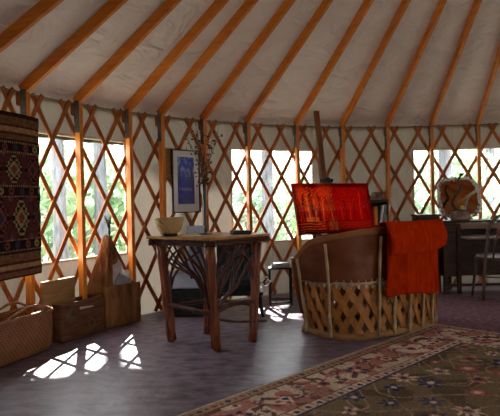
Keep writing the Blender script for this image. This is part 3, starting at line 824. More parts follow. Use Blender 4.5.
def arch(x0, x1, z0, z1, y, th, n=12):
    pts = [V(x0, y, z0), V(x1, y, z0)]; r_ = (x1 - x0) / 2; cx = (x0 + x1) / 2
    for i in range(n + 1):
        a = PI * i / n; pts.append(V(cx + r_ * math.cos(a), y, z1 - r_ * .55 + r_ * .55 * math.sin(a)))
    return pts, V(0, th, 0)
b = MB(); b.prism(*arch(so.x - .16, so.x + .16, sz0 + .07, sz1 - .05, sy0 + .005, .025)); dr = part(b, 'door', M_black, sv, bevel=.005)
b = MB(); b.prism(*arch(so.x - .12, so.x + .12, sz0 + .13, sz1 - .09, sy0 - .0, .008)); part(b, 'door_glass', M_slate, dr)
b = MB()
for dx in (-.04, .04): b.box((so.x + dx, sy0 - .001, sz0 + .27), (.010, .012, .27))
b.box((so.x, sy0 - .001, sz0 + .26), (.24, .012, .010)); part(b, 'door_bar', M_stove, dr)
for sxx in (-1, 1):
    for syy in (-1, 1):
        b = MB(); x = so.x + sxx * (sw_ / 2 - .03); y = so.y + syy * .17
        b.tube([(x - sxx * .02, y, .26), (x, y, .20), (x + sxx * .012, y, .11), (x + sxx * .035, y + syy * .01, .003)], [.032, .028, .018, .015], 8); part(b, 'leg', M_stove, sv, True)
hx = sx1 + .035; hz = at(266, 283, 5.55).z
b = MB(); b.tube([(sx1 - .05, so.y - .12, hz), (hx, so.y - .12, hz)], .010, 8)
b.ball((hx + .012, so.y - .12, hz), .036, 14, 10); b.tube([(hx + .012, so.y - .12, hz + .03), (hx + .012, so.y - .12, hz + .055)], .010, 8); b.tube([(hx + .03, so.y - .12, hz), (hx + .065, so.y - .13, hz + .018)], [.012, .006], 8)
part(b, 'draft_knob', M_chrome, sv, True, label='shiny nickel knob on the side')
# box with slanting lid
x0, x1 = at(172, 290, 5.8).x, at(211, 290, 5.8).x; y0, y1 = 5.62, 5.98
wb = thing('kindling_box', 'dark box with slanted blue-grey metal lid on the floor behind the twig table', 'box', ((x0 + x1) / 2, (y0 + y1) / 2, 0))
zt, zf = at(190, 271, 5.9).z, at(190, 287, 5.65).z
b = MB(); b.prism([(x0, y0, .004), (x0, y1, .004), (x0, y1, zt - .012), (x0, y0, zf - .012)], (x1 - x0, 0, 0)); part(b, 'box_body', M_black, wb, bevel=.006)
b = MB(); b.prism([(x0 - .008, y0 - .01, zf - .010), (x0 - .008, y1, zt - .010), (x0 - .008, y1, zt + .006), (x0 - .008, y0 - .01, zf + .006)], (x1 - x0 + .016, 0, 0)); part(b, 'lid', M_bin, wb, bevel=.003)
b = MB(); b.tube([(x0 + .02 + (x1 - x0) * .1, y0 - .012, zf - .02), (x0 + (x1 - x0) * .35, y0 - .03, zf - .10), (x0 + (x1 - x0) * .75, y0 - .03, zf - .13), (x1 - .03, y0 - .012, zf - .04)], .006, 6); part(b, 'bail', M_black, wb, True)
c = at(196, 240, 6.03); ztp = at(196, 226, 6.03).z
b = MB(); b.box((c.x, 6.03, ztp / 2 + .002), (.20, .012, ztp), .42); tag(b.build('heat_shield', M_bin, bevel=.003), 'plain grey sheet metal panel standing at the lattice behind the twig table', 'panel')
# small iron side table with books
z_t = .42; tx0, tx1 = at(268.5, 266, 6.15).x, at(292, 266, 6.15).x; ty0, ty1 = 6.12, 6.38
st = thing('side_table', 'small square dark metal side table below the centre window', 'table', ((tx0 + tx1) / 2, (ty0 + ty1) / 2, 0))
b = MB(); b.box(((tx0 + tx1) / 2, (ty0 + ty1) / 2, z_t - .009), (tx1 - tx0, ty1 - ty0, .016)); part(b, 'table_top', M_black, st, bevel=.003)
for x in (tx0 + .012, tx1 - .012):
    for y in (ty0 + .012, ty1 - .012):
        b = MB(); b.box((x, y, (z_t - .018) / 2 + .001), (.018, .018, z_t - .020)); part(b, 'leg', M_black, st)
for y in (ty0 + .012, ty1 - .012):
    b = MB(); b.box(((tx0 + tx1) / 2, y, .035), (tx1 - tx0 - .036, .012, .014)); part(b, 'rail', M_black, st)
zz = z_t
for i, (w_, d_, h_, mt_, r_, lb) in enumerate([(.21, .16, .018, M_teal, .05, 'grey-green book at the bottom of the pile on the small metal table'), (.19, .14, .016, M_cream, -.12, 'cream book in the middle of the pile on the small metal table'), (.165, .12, .014, M_paperblue, .2, 'pale blue-grey book on top of the pile on the small metal table')]):
    cx, cy = (tx0 + tx1) / 2 + .006, (ty0 + ty1) / 2 - .02
    bk_ = thing('book', lb, 'book', (cx, cy, zz), 'books on the side table')
    b = MB(); b.box((cx, cy, zz + .0015), (w_, d_, .003), r_); b.box((cx, cy, zz + h_ - .0015), (w_, d_, .003), r_); part(b, 'cover', mt_, bk_)
    b = MB(); b.box((cx, cy, zz + h_ / 2), (w_ - .008, d_ - .008, h_ - .0062), r_); part(b, 'pages', M_paper, bk_)
    zz += h_
#PART4
# ================================================================== hide loveseat (slatted barrel base, hide back), its back to us
SC0 = V(.78, 4.42, 0); e1 = V(.81, .586, 0).normalized(); e2 = V(-e1.y, e1.x, 0)
LB, LD, RC = 1.28, .56, .28
def upath(t, off=0.0):
    """plan of the back: left arm front -> corner -> back -> corner -> right arm front; returns point and outward normal"""
    la, lc, lb = LD - RC, RC * PI / 2, LB - 2 * RC
    bow = 0.0
    if t < la: p, nn = V(0, LD - t, 0), V(-1, 0, 0)
    elif t < la + lc:
        a = (t - la) / RC; nn = V(-math.cos(a), -math.sin(a), 0); p = V(RC, RC, 0) + nn * RC
    elif t < la + lc + lb: p, nn = V(RC + t - la - lc, 0, 0), V(0, -1, 0); bow = .05 * math.sin(PI * (t - la - lc) / lb)
    elif t < la + 2 * lc + lb:
        a = (t - la - lc - lb) / RC; nn = V(math.sin(a), -math.cos(a), 0); p = V(LB - RC, RC, 0) + nn * RC
    else: p, nn = V(LB, RC + t - la - 2 * lc - lb, 0), V(1, 0, 0)
    p = p + nn * (off + bow)
    w = lambda q: e1 * q.x + e2 * q.y
    return SC0 + w(p), w(nn)
LT = 2 * (LD - RC) + RC * PI + LB - 2 * RC
def P3(t, z, off=0.0):
    q = min(t, LT - t); off += .14 * max(0, z - .2) * (1 - smooth(q / .55))
    p, _ = upath(clamp(t, 0, LT), off); return V(p.x, p.y, z)
RING = .48
def rimz(t):
    q = min(t, LT - t); return .735 + .175 * smooth((q + .28) / 1.0) - .10 * (1 - smooth(q / .26)) ** 1.5
lv = thing('loveseat', 'brown hide loveseat on a slatted cedar base, seen from behind', 'sofa', SC0 + e1 * LB / 2 + e2 * LD / 2)
def flare(z): return .045 * z
b = MB(); b.slab(lambda u, v: P3(u * LT, lerp(RING - .01, rimz(u * LT), v), flare(lerp(RING, rimz(u * LT), v)) + .008 * mnoise.noise(V(u * 8, v * 3, 0))), 110, 14, lambda u, v: -upath(u * LT)[1] * .014)
sh = part(b, 'hide_back', M_leather, lv, True)
# wide band of hide turned over the rim
b = MB(); b.slab(lambda u, v: P3(u * LT, rimz(u * LT) + .010 - .052 * v, flare(rimz(u * LT)) + .009 - .006 * v), 110, 5, lambda u, v: -upath(u * LT)[1] * lerp(.034, .008, v))
part(b, 'rim_band', M_rim, lv, True)
for t0 in (0.0, LT):
    b = MB(); b.tube([P3(t0, rimz(t0) - .005, flare(rimz(t0)))] + [P3(t0, lerp(rimz(t0), .17, q / 10), flare(lerp(rimz(t0), .17, q / 10)) + .012 * math.sin(PI * q / 10)) for q in range(1, 11)], [.034] * 6 + [.030, .028, .027, .025, .022], 10)
    part(b, 'arm_front', M_leather, lv, True)
# base: closed outline (back + straight front)
def cpath(t, off=0.0):
    if t <= LT: return upath(t, off)
    q = (t - LT) / LB; n_ = e2
    return SC0 + e1 * (LB * (1 - q)) + e2 * (LD + off + .05 * math.sin(PI * q)), n_
CT = LT + LB
def C3(t, z, off=0.0):
    p, _ = cpath(t % CT, off); return V(p.x, p.y, z)
b = MB(); N = 160
for (z, o) in ((.03, 0),):
    vs, fs = [], []
    for i in range(N):
        t = CT * i / N
        vs += [C3(t, .004, -.02), C3(t, .004, .03), C3(t, .055, .026), C3(t, .055, -.02)]
    for i in range(N):
        for j in range(4): fs.append((4 * i + j, 4 * i + (j + 1) % 4, 4 * ((i + 1) % N) + (j + 1) % 4, 4 * ((i + 1) % N) + j))
    b.add(vs, fs)
part(b, 'base_hoop', M_hoop, lv, True)
b = MB(); b.tube([C3(CT * i / N, RING - .012, .016) for i in range(N)], .0135, 8, closed=True); part(b, 'seat_ring', M_pole, lv, True)
def slat(t, d, off):
    b = MB(); n = 9; vs = []; fs = []
    z0, z1 = .05, RING - .028; dt = .215; w = .060
    for i in range(n + 1):
        q = i / n; tt_ = t + d * dt * (.5 - q); z = lerp(z0, z1, q)
        for s_, o in ((-1, 0), (1, 0), (1, .010), (-1, .010)):
            vs.append(C3(tt_ + s_ * w / 2, z, off + o + flare(z) + .008 * math.sin(PI * q)))
    fs = [(0, 1, 2, 3), (4 * n + 3, 4 * n + 2, 4 * n + 1, 4 * n)]
    for i in range(n):
        for j in range(4): fs.append((4 * i + j, 4 * i + 4 + j, 4 * i + 4 + (j + 1) % 4, 4 * i + (j + 1) % 4))
    return b.add(vs, fs)
NS = 31
for k in range(NS):
    t = CT * (k + .3) / NS
    part(slat(t, 1, .004), 'slat', M_slat, lv)
    part(slat(t + CT / NS * .5, -1, -.010), 'slat', M_slat, lv)
b = MB()
for k in range(NS * 2):
    t = CT * (k + .3) / NS / 2
    if t > LT: continue
    b.ball(C3(t, RING - .038, .026), .012, 6, 4, (1, 1, 1.7)); b.tube([C3(t - .012, RING - .032, .024), C3(t, RING + .022, .022), C3(t + .014, RING - .032, .024)], .004, 5)
part(b, 'lacing', M_cord, lv)
for t in (.08, .36, .725, .88, 1.06, 1.25, 1.43, 2.02):
    b = MB(); hi = t in (.08, .36, .725, 2.02)
    top = (rimz(t) - .06) if hi else RING + .01
    b.tube([P3(t + .003 * math.sin(q * .9 + t * 9), lerp(.03, top, q / 8), .045 + flare(lerp(.03, top, q / 8)) + 0) for q in range(9)], [.0125 + .002 * math.sin(q * 2.4) for q in range(9)], 8)
    part(b, 'pole', M_pole, lv, True)
b = MB(); b.prism([C3(CT * i / 80, RING - .03, -.022) for i in range(80)], (0, 0, .045)); part(b, 'seat', M_leather, lv, bevel=.012)

# rust-red blanket over the back
T0, T1 = .755, 1.415
def blanket(u, v, lift=0.0, lo=.355, rad_=.0):
    t = lerp(T0, T1, u); top = rimz(t) + .034
    fold = .010 * math.sin(u * 21 + 2 * v) + .007 * math.sin(u * 47) + .006 * mnoise.noise(V(u * 6, v * 6, 2))
    if v < .62:
        q = v / .62; z = lerp(lo + .012 * math.sin(u * 5) - .02 * u, top - .03, q)
        o = .085 + flare(z) * .75 + fold * (1 - q * .6) + lift + .012 * (1 - q)
        tt_ = t + (.012 * (1 - q)) * (u - .5) * 2
        return P3(tt_, z, o)
    if v < .78:
        a = (v - .62) / .16 * PI
        return P3(t, top - .03 + .045 * math.sin(a) + fold * .5, .042 + flare(top) * .75 - .0 + (.043 + lift) * math.cos(a))
    q = (v - .78) / .22
    return P3(t, lerp(top - .03, .60, q), flare(top) * .75 - .001 - lift - abs(fold))
bl = thing('blanket', 'rust-red woven blanket draped over the back of the loveseat', 'blanket', P3((T0 + T1) / 2, .35, .1))
b = MB(); b.slab(lambda u, v: blanket(u, v), 70, 60, lambda u, v: upath(lerp(T0, T1, u))[1] * (.010 if v < .7 else -.010)); part(b, 'blanket_cloth', M_blanket, bl, True)
def flap(u, v):
    t = lerp(T0 - .045, T1 + .005, u); top = rimz(t) + .034
    lo = .70 + .035 * smooth(u) + .010 * math.sin(u * 7)
    z = lerp(lo, top + .02, v)
    r_ = .030 * math.sin(PI * clamp(v * 1.3)) + .03 * (1 - v) ** 3
    if v > .85: z = top + .02 - .012 * ((v - .85) / .15) ** 2
    o = .145 + flare(z) * .75 + r_ + .006 * math.sin(u * 18 + v * 3) - .09 * smooth((v - .80) / .2)
    return P3(t, z, o)
b = MB(); b.slab(flap, 60, 30, lambda u, v: upath(lerp(T0, T1, u))[1] * .012 + Z * (.008 * v)); part(b, 'folded_flap', M_blanket, bl, True)

# ================================================================== easel and painting
pn_h = V(.5, -.866, 0); lean = rad(13)
pdir = V(.866, .5, 0)
pup = Z * math.cos(lean) - pn_h * math.sin(lean)
pnm = (pn_h * math.cos(lean) + Z * math.sin(lean))
pa = at(298.5, 235.5, 5.40)
PWD, PHT = .98, .52
def pp_(s, h, d=0): return pa + pdir * s + pup * h + pnm * d
ea = thing('easel', 'brown wooden studio easel with a tall mast standing behind the loveseat', 'easel', V(pp_(.45, 0).x, pp_(.45, 0).y + .1, 0))
ms = .455
mlean = rad(8.5); mup_ = Z * math.cos(mlean) - pn_h * math.sin(mlean)
def mast(h, d=-.045): return pp_(ms, .5, -.045) + mup_ * (h - .5) + pnm * (d + .045)
hb = lambda zt_: (zt_ - pa.z + .0) / pup.z
mt_top = hb(2.10)
b = MB(); b.beam(mast(hb(.12)), mast(mt_top), .055, .035, up=pnm); part(b, 'mast', M_easel, ea, bevel=.004)
b = MB(); b.beam(mast(.34, -.078), mast(mt_top * .62, -.078), .045, .03, up=pnm); part(b, 'rear_slide', M_easel, ea, bevel=.003)
for s_ in (-1, 1):
    b = MB(); b.beam(mast(.30, -.10) + pdir * .05 * s_, V(mast(0).x, mast(0).y, 0) + pdir * .27 * s_ + pnm * .03 * 0 + Z * .012 + pn_h * .09, .04, .03, up=pnm); part(b, 'leg', M_easel, ea, bevel=.003)
bk0 = mast(.42, -.12); fl_ = V(bk0.x, bk0.y, .012) - pn_h * .36
b = MB(); b.beam(bk0, fl_, .04, .03, up=pnm); part(b, 'leg', M_easel, ea, bevel=.003)
b = MB(); b.box(pp_(ms, -.022, .0), (.42, .055, .03), ax=(pdir, pnm, pup)); part(b, 'canvas_ledge', M_easel, ea, bevel=.003)
ck = MB(); ck.box(pp_(ms, PHT + .032, -.002), (.07, .06, .055), ax=(pdir, pnm, pup)); clampo = part(ck, 'clamp', M_black, ea, bevel=.005)
ck = MB()
for s_ in (-1, 1): ck.tube([pp_(ms + s_ * .03, PHT + .035, .0), pp_(ms + s_ * .065, PHT + .04, .0)], .006, 6); ck.lathe([(.004, 0), (.018, .003), (.018, .012), (.006, .016)], pp_(ms + s_ * .062, PHT + .038, 0), 12, (pup, pnm, pdir * s_))
part(ck, 'clamp_knob', M_black, clampo)
R0, R1, R2, R3, R4 = rgb(205, 8, 7), rgb(242, 24, 10), rgb(255, 92, 30), rgb(255, 190, 110), rgb(110, 8, 10)
def art(u, v):
    n1 = mnoise.noise(V(u * 6, v * 5, 0)); n2 = mnoise.noise(V(u * 24, v * 20, 3)); n3 = mnoise.noise(V(u * 60, v * 9, 5))
    c = mixc(R0, R1, clamp(.5 + n1 * .8 + n2 * .3))
    left = smooth((.52 - u) / .08)
    c = mixc(c, R2, left * clamp(.6 + n1 + .5 * n2) * .8 * (1 if v < .76 else .4))  # window glow behind the canvas also put into the left half's pigment
    if u > .5: c = mixc(c, R4, .28 * smooth((u - .5) / .06) * clamp(.6 + n1))
    if v < .76:
        # trunks
        for k, (x, w, h0, col) in enumerate([(.10, .011, .20, R4), (.155, .012, .28, R3), (.20, .017, .15, R4), (.235, .008, .30, R3), (.29, .012, .22, R4), (.34, .007, .35, R3), (.45, .007, .5, R3), (.06, .008, .3, R4),
                                             (.57, .006, .45, R2), (.63, .007, .35, R4), (.69, .006, .4, R2), (.75, .006, .42, R4), (.84, .008, .18, R2), (.92, .006, .3, R4)]):
            xx = x + .008 * math.sin(v * 9 + k)
            if v > h0 and abs(u - xx) < w: c = mixc(c, col, .7)
        # fine twigs and blossoms
        tw = abs(math.sin(u * 95 + 7 * n1 + v * 38)) * abs(math.sin(u * 60 - v * 55 + 5 * n2))
        if tw > .88 - .22 * left and .08 < v < .55: c = mixc(c, R3, (.75 if u < .5 else .25))
        # grey-blue gaps of light low at the left
        if .07 < u < .30 and .42 < v < .72 and n3 > .05: c = mixc(c, rgb(92, 92, 110), .6)
        if .10 < u < .27 and .68 < v < .76: c = mixc(c, R3, .7 * clamp(.6 + n2))
    else:
        c = mixc(mixc(R0, R1, clamp(.4 + n3)), rgb(168, 60, 22), .45)
        if v < .79: c = mixc(c, R4, .55)
        s_ = math.sin(v * 120 + n1 * 4)
        if s_ > .55: c = mixc(c, R2, .4)
        if .38 < u < .50 and v < .95: c = mixc(c, R3, .6 * clamp(.6 + n3))
        if .24 < u < .34 and s_ > -.3: c = mixc(c, R3, .6 * clamp(.5 + n2))
        if .08 < u < .24 and s_ < .2: c = mixc(c, R4, .6)
        if u < .24 and s_ > .6: c = mixc(c, R3, .5)
    return c
M_oil = paint_mat('red oil paint', .38, .25, 90, transl=.8, spec=.4)
pt = thing('painting', 'glowing red forest painting on the easel', 'painting', V(pp_(PWD / 2, 0).x, pp_(PWD / 2, 0).y, pp_(0, 0).z))
b = MB(); b.slab(lambda u, v: pp_(u * PWD, (1 - v) * PHT, .026), 200, 110, -pnm * .003, art); part(b, 'canvas', M_oil, pt)
b = MB()
for h in (.02, PHT - .02): b.box(pp_(PWD / 2, h, .0115), (PWD, .022, .038), ax=(pdir, pnm, pup))
for s_ in (.019, PWD - .019): b.box(pp_(s_, PHT / 2, .0115), (.038, .022, PHT - .08), ax=(pdir, pnm, pup))
M_edge = noise_mat('red painted edge', rgb(120, 8, 10), rgb(150, 14, 12), .5, 10, bump=.1)
part(b, 'stretcher_frame', M_edge, pt)

# ================================================================== bookcase behind the painting
bx0, bx1 = at(352, 200, 6.62).x, at(388.5, 200, 6.62).x; by0, by1 = 6.62, 6.86; bz = at(380, 199, 6.62).z
bcx = thing('bookcase', 'small dark wooden bookcase at the lattice behind the painting', 'bookcase', ((bx0 + bx1) / 2, (by0 + by1) / 2, 0))
for x in (bx0 + .01, bx1 - .01):
    b = MB(); b.box((x, (by0 + by1) / 2, bz / 2), (.02, by1 - by0, bz - .004)); part(b, 'side_panel', M_darkwood, bcx, bevel=.002)
b = MB(); b.box(((bx0 + bx1) / 2, (by0 + by1) / 2, bz - .02), (bx1 - bx0 - .042, by1 - by0, .036)); part(b, 'top_board', M_darkwood, bcx, bevel=.002)
for z in (.06, .45, .84):
    b = MB(); b.box(((bx0 + bx1) / 2, (by0 + by1) / 2, z), (bx1 - bx0 - .042, by1 - by0 - .02, .02)); part(b, 'shelf', M_darkwood, bcx)
b = MB(); b.box(((bx0 + bx1) / 2, by1 - .006, bz / 2), (bx1 - bx0 - .042, .008, bz - .05)); part(b, 'back_panel', M_darkwood, bcx)
xs = bx1 - .145
for i, (w_, h_, mt_, ti, lb) in enumerate([(.03, .22, M_orange, .0, 'orange book upright on the bookcase shelf right of the painting'), (.022, .23, M_dkcover, .12, 'thin dark book leaning next to the orange book in the bookcase'),
                                          (.02, .235, M_paper, .16, 'thin white book leaning in the middle of the bookcase row'), (.024, .24, M_teal, .20, 'grey-green book leaning on the white one in the bookcase'), (.02, .24, M_cream, .24, 'cream book leaning furthest right in the bookcase')]):
    c = V(xs, by0 + .085, .8515 + h_ / 2 * math.cos(ti) + w_ / 2 * math.sin(abs(ti)))
    if i: c.x += h_ / 2 * math.sin(ti) - .5 * .23 * math.sin(.12)
    a = (V(math.cos(ti), 0, -math.sin(ti)), V(0, 1, 0), V(math.sin(ti), 0, math.cos(ti)))
    bk_ = thing('book', lb, 'book', (c.x, c.y, .851), 'books in the bookcase')
    b = MB(); b.box(c - a[1] * 0 + a[0] * (w_ / 2 - .0012), (.0024, .15, h_), ax=a); b.box(c - a[0] * (w_ / 2 - .0012), (.0024, .15, h_), ax=a); b.box(c - a[1] * .0738, (w_ - .005, .0024, h_), ax=a); part(b, 'cover', mt_, bk_)
    b = MB(); b.box(c + a[1] * .001, (w_ - .0052, .146, h_ - .008), ax=a); part(b, 'pages', M_paper, bk_)
    xs += w_ / math.cos(ti) + .006
hc = at(377, 197, 6.72); hc.z = bz
ha = thing('hat', 'brown felt hat lying on top of the small bookcase', 'hat', (hc.x, hc.y, bz))
b = MB(); b.lathe([(.02, .002), (.10, .003), (.125, .010), (.122, .014), (.07, .010)], (hc.x, hc.y, bz), 24); part(b, 'brim', M_felt, ha, True)
b = MB(); b.lathe([(.075, .008), (.074, .04), (.066, .075), (.04, .088), (.01, .082)], (hc.x, hc.y, bz), 24); part(b, 'crown', M_felt, ha, True)
b = MB(); tri = V(hc.x - .12, by1 - .05, bz)
b.prism([tri + V(-.05, 0, .002), tri + V(.09, 0, .002), tri + V(.03, 0, .09), tri + V(-.03, 0, .20)], (0, .03, 0)); tag(b.build('wood_carving', M_darkwood, base=tri, bevel=.006), 'dark pointed wood carving standing behind the hat on the bookcase', 'carving')

# ================================================================== right side: cabinet, desk, mirror, chair
b0 = at(417, 214, 6.75).x; b1 = at(441, 214, 6.75).x; cz_ = at(428, 214.5, 6.75).z
cab = thing('cabinet', 'dark walnut cabinet against the wall behind the red blanket', 'cabinet', ((b0 + b1) / 2, 6.87, 0))
b = MB(); b.box(((b0 + b1) / 2, 6.88, (cz_ - .03) / 2 + .002), (b1 - b0 - .02, .24, cz_ - .034)); part(b, 'body', M_darkwood, cab, bevel=.003)
b = MB(); b.box(((b0 + b1) / 2, 6.87, cz_ - .014), (b1 - b0, .28, .026)); part(b, 'top_board', M_darkwood, cab, bevel=.004)
b = MB(); b.box(((b0 + b1) / 2, 6.752, cz_ / 2), (b1 - b0 - .06, .014, cz_ - .14)); dr = part(b, 'door', M_darkwood, cab, bevel=.003)
b = MB(); b.ball((b1 - .06, 6.735, cz_ * .55), .012, 8, 6); part(b, 'knob', M_steel, dr, True)
dx0, dx1 = at(443, 240, 6.62).x, 3.55; dxm = at(458.5, 240, 6.62).x; dyf, dyb = 6.60, 6.98; dzt = at(470, 220.5, 6.6).z
dk = thing('desk', 'dark walnut writing desk with a lowered writing leaf below the right window', 'desk', ((dx0 + dx1) / 2, (dyf + dyb) / 2, 0))
b = MB(); b.box(((dx0 + dx1) / 2, (dyf + dyb) / 2, dzt - .014), (dx1 - dx0, dyb - dyf, .028)); part(b, 'top_board', M_darkwood, dk, bevel=.004)
b = MB(); b.box(((dx0 + dxm) / 2, (dyf + dyb) / 2 + .01, (dzt - .03 + .21) / 2), (dxm - dx0 - .03, dyb - dyf - .04, dzt - .03 - .21)); ped = part(b, 'pedestal', M_darkwood, dk, bevel=.003)
for k in range(3):
    b = MB(); zc_ = .30 + k * .19; b.box(((dx0 + dxm) / 2, dyf + .024, zc_), (dxm - dx0 - .05, .012, .165)); dw = part(b, 'drawer_front', M_darkwood, ped, bevel=.003)
b = MB(); b.box(((dxm + dx1) / 2, dyf + .02, dzt - .065), (dx1 - dxm - .02, .02, .07)); part(b, 'apron', M_redwood, dk, bevel=.003)
b = MB(); b.box(((dxm + dx1) / 2, dyb - .03, .49), (dx1 - dxm - .02, .02, dzt - .03 - .22)); part(b, 'back_panel', M_darkwood, dk)
lz = at(475, 237.5, 6.42).z
b = MB(); b.box(((dxm + dx1) / 2 + .01, (6.40 + dyb - .045) / 2, lz - .011), (dx1 - dxm - .04, dyb - .045 - 6.40, .022)); part(b, 'writing_leaf', M_redwood, dk, bevel=.003)
for x, y in ((dx0 + .02, dyf + .02), (dx0 + .02, dyb - .02), (dxm, dyf + .02), (dxm, dyb - .03), (dx1 - .02, dyf + .02), (dx1 - .02, dyb - .02)):
    b = MB(); b.box((x, y, (dzt - .03) / 2 + .003), (.045, .045, dzt - .036)); part(b, 'leg', M_darkwood, dk, bevel=.003)
b = MB(); b.box(((dx0 + dx1) / 2, dyf + .02, .11), (dx1 - dx0 - .06, .03, .03)); part(b, 'foot_rail', M_darkwood, dk, bevel=.003)
# mosaic mirror
mc = at(458.5, 201, 6.84); mhw, mhh = .265, .262
mc.z = dzt + mhh + .012
ml = rad(14); mup = V(0, math.sin(ml), math.cos(ml)); mn = V(0, -math.cos(ml), math.sin(ml)); mr = V(1, 0, 0)
mi = thing('mirror', 'rounded mirror in a rough shell mosaic frame leaning on the desk', 'mirror', (mc.x, mc.y, dzt))
def mq(a, k, d=0):
    c, s_ = math.cos(a), math.sin(a); e = .55
    return mc + mr * math.copysign(abs(c) ** e, c) * mhw * k + mup * math.copysign(abs(s_) ** e, s_) * mhh * k + mn * d
b = MB(); nm = 48; b.prism([mq(2 * PI * i / nm, .86, .004) for i in range(nm)], mn * .004); part(b, 'mirror_glass', M_mirror, mi)
b = MB(); b.prism([mq(2 * PI * i / nm, .97 + .02 * math.sin(i * 2.1), -.012) for i in range(nm)], mn * .014); part(b, 'backing_board', M_darkwood, mi)
b = MB(); rm = random.Random(11); b.tube([mq(2 * PI * i / nm, .915, .006) for i in range(nm)], .017, 6, closed=True)
for k in range(150):
    a = rm.uniform(0, 2 * PI); kk = rm.uniform(.83, .99); c = mq(a, kk, .012 + rm.uniform(0, .01)); s_ = rm.uniform(.008, .021)
    A = Matrix.Rotation(rm.uniform(0, 3), 3, mn) @ Matrix.Rotation(rm.uniform(-.5, .5), 3, 'X')
    b.box(c, (s_ * 1.5, s_, .012), ax=(A @ mr, A @ mup, A @ mn))
part(b, 'mosaic_frame', M_shell, mi)
# driftwood sculpture in a small box before it
pz = thing('planter_box', 'small mottled lacquer box holding two driftwood branches before the mirror', 'box', (at(460, 213, 6.66).x, 6.66, dzt))
pc_ = V(at(460, 213, 6.66).x, 6.66, dzt)
b = MB(); b.box(pc_ + V(0, 0, .062), (.19, .085, .120)); part(b, 'box_body', M_box, pz, bevel=.004)
b = MB(); b.box(pc_ + V(0, 0, .1235), (.20, .095, .012)); b.box(pc_ + V(0, 0, .008), (.20, .095, .012)); part(b, 'rim', M_darkwood, pz, bevel=.003)
def drift(pts, rs, mat, name, label, knob=None):
    P = [Vector(p) for p in pts]; o = thing(name, label, 'branch', P[0], 'driftwood branches on the desk')
    out = []
    for i in range(len(P) - 1):
        p0, p1, p2, p3 = P[max(i - 1, 0)], P[i], P[i + 1], P[min(i + 2, len(P) - 1)]
        for k in range(6):
            t = k / 6; out.append(.5 * ((2 * p1) + (p2 - p0) * t + (2 * p0 - 5 * p1 + 4 * p2 - p3) * t * t + (3 * p1 - p0 - 3 * p2 + p3) * t ** 3))
    out.append(P[-1]); b = MB(); b.tube(out, [lerp(rs[0], rs[1], i / (len(out) - 1)) * (1 + .18 * math.sin(i * 1.7)) for i in range(len(out))], 8)
    part(b, 'stem', mat, o, True)
    if knob: b = MB(); b.ball(P[-1] + V(*knob), .020, 8, 6, (1.3, .8, .9)); b.tube([P[-1] + V(*knob), P[-1] + V(knob[0] + .035, 0, knob[2] + .012)], [.010, .003], 6); part(b, 'knot', mat, o, True)
    return o
pX = lambda x, y: at(x, y, 6.64)
drift([pc_ + V(-.05, -.01, .125), pX(452, 203), pX(455.5, 196), pX(460, 189), pX(458.5, 181), pX(460.5, 175.5)], (.019, .014), M_driftdark, 'driftwood_branch', 'dark upright twisted driftwood branch in front of the mirror', (.008, 0, .01))
drift([pc_ + V(.05, -.005, .125), pX(466.5, 201), pX(470, 195), pX(476, 191), pX(482.5, 186.5)], (.020, .015), M_bone, 'driftwood_branch', 'pale-tipped driftwood branch bending right in front of the mirror')
b = MB(); b.ball(pc_ + V(.02, -.01, .155), .028, 12, 8, (1.1, .9, 1)); tag(b.build('stone', M_yellow, smooth_=True), 'small yellow stone lying on the mottled box before the mirror', 'stone')
po = at(499, 231, 6.5); po = V(po.x + .03, 6.50, lz)
pot = thing('pot', 'small reddish clay pot on the writing leaf behind the chair', 'pot', po)
b = MB(); b.lathe([(.035, .001), (.052, .03), (.056, .07), (.048, .085), (.05, .095), (.042, .095), (.04, .05), (.01, .03)], po, 24); part(b, 'pot_body', M_terra, pot, True)
# bentwood chair
ch0 = onfloor(485.5, 302); cx_ = ch0.x + .20; cy_ = ch0.y + .22
ch = thing('chair', 'dark bentwood chair with a round seat painted with window sheen drawn up to the desk', 'chair', (cx_, cy_, 0))
SZ = .47
b = MB(); b.lathe([(.01, SZ + .004), (.185, SZ + .004), (.20, SZ + .012), (.196, SZ + .026), (.15, SZ + .034), (.01, SZ + .030)], (cx_, cy_, 0), 36); part(b, 'seat', M_seat, ch, True)
b = MB(); b.lathe([(.17, SZ - .035), (.205, SZ - .035), (.208, SZ), (.17, SZ + .003)], (cx_, cy_, 0), 36); part(b, 'seat_rim', M_bentwood, ch, True)
b = MB(); hp_ = []
for q in range(31):
    u = q / 30 * 2 - 1; au = abs(u)
    if au > .45: k = (1 - au) / .55; z = lerp(.006, .70, k); x = math.copysign(.20 - .03 * k + .02 * math.sin(PI * k), u); y = -.20 - .05 * k + .02 * (1 - k)
    else: a = u / .45 * PI / 2; x = .185 * math.sin(a); z = .70 + .255 * math.cos(a); y = -.25 - .02 * math.cos(a)
    hp_.append((cx_ + x, cy_ + y, z))
b.tube(hp_, .0165, 10); part(b, 'back_hoop', M_bentwood, ch, True)
b = MB(); b.tube([(cx_ + .10 * math.sin(u * PI / 2) * 1.0, cy_ - .205 - .05 * math.cos(u * PI / 2), SZ + .0 + .36 * math.cos(u * PI / 2)) for u in [q / 12 * 2 - 1 for q in range(13)]], .010, 8); part(b, 'inner_hoop', M_bentwood, ch, True)
for s_ in (-1, 1):
    b = MB(); b.tube([(cx_ + s_ * .15, cy_ + .13, SZ - .02), (cx_ + s_ * .165, cy_ + .15, .25), (cx_ + s_ * .185, cy_ + .18, .006)], [.019, .016, .013], 10); part(b, 'leg', M_bentwood, ch, True)
b = MB(); b.tube([(cx_ + .155 * math.cos(2 * PI * i / 28), cy_ - .01 + .165 * math.sin(2 * PI * i / 28), .26) for i in range(28)], .009, 8, closed=True); part(b, 'stretcher_ring', M_bentwood, ch, True)
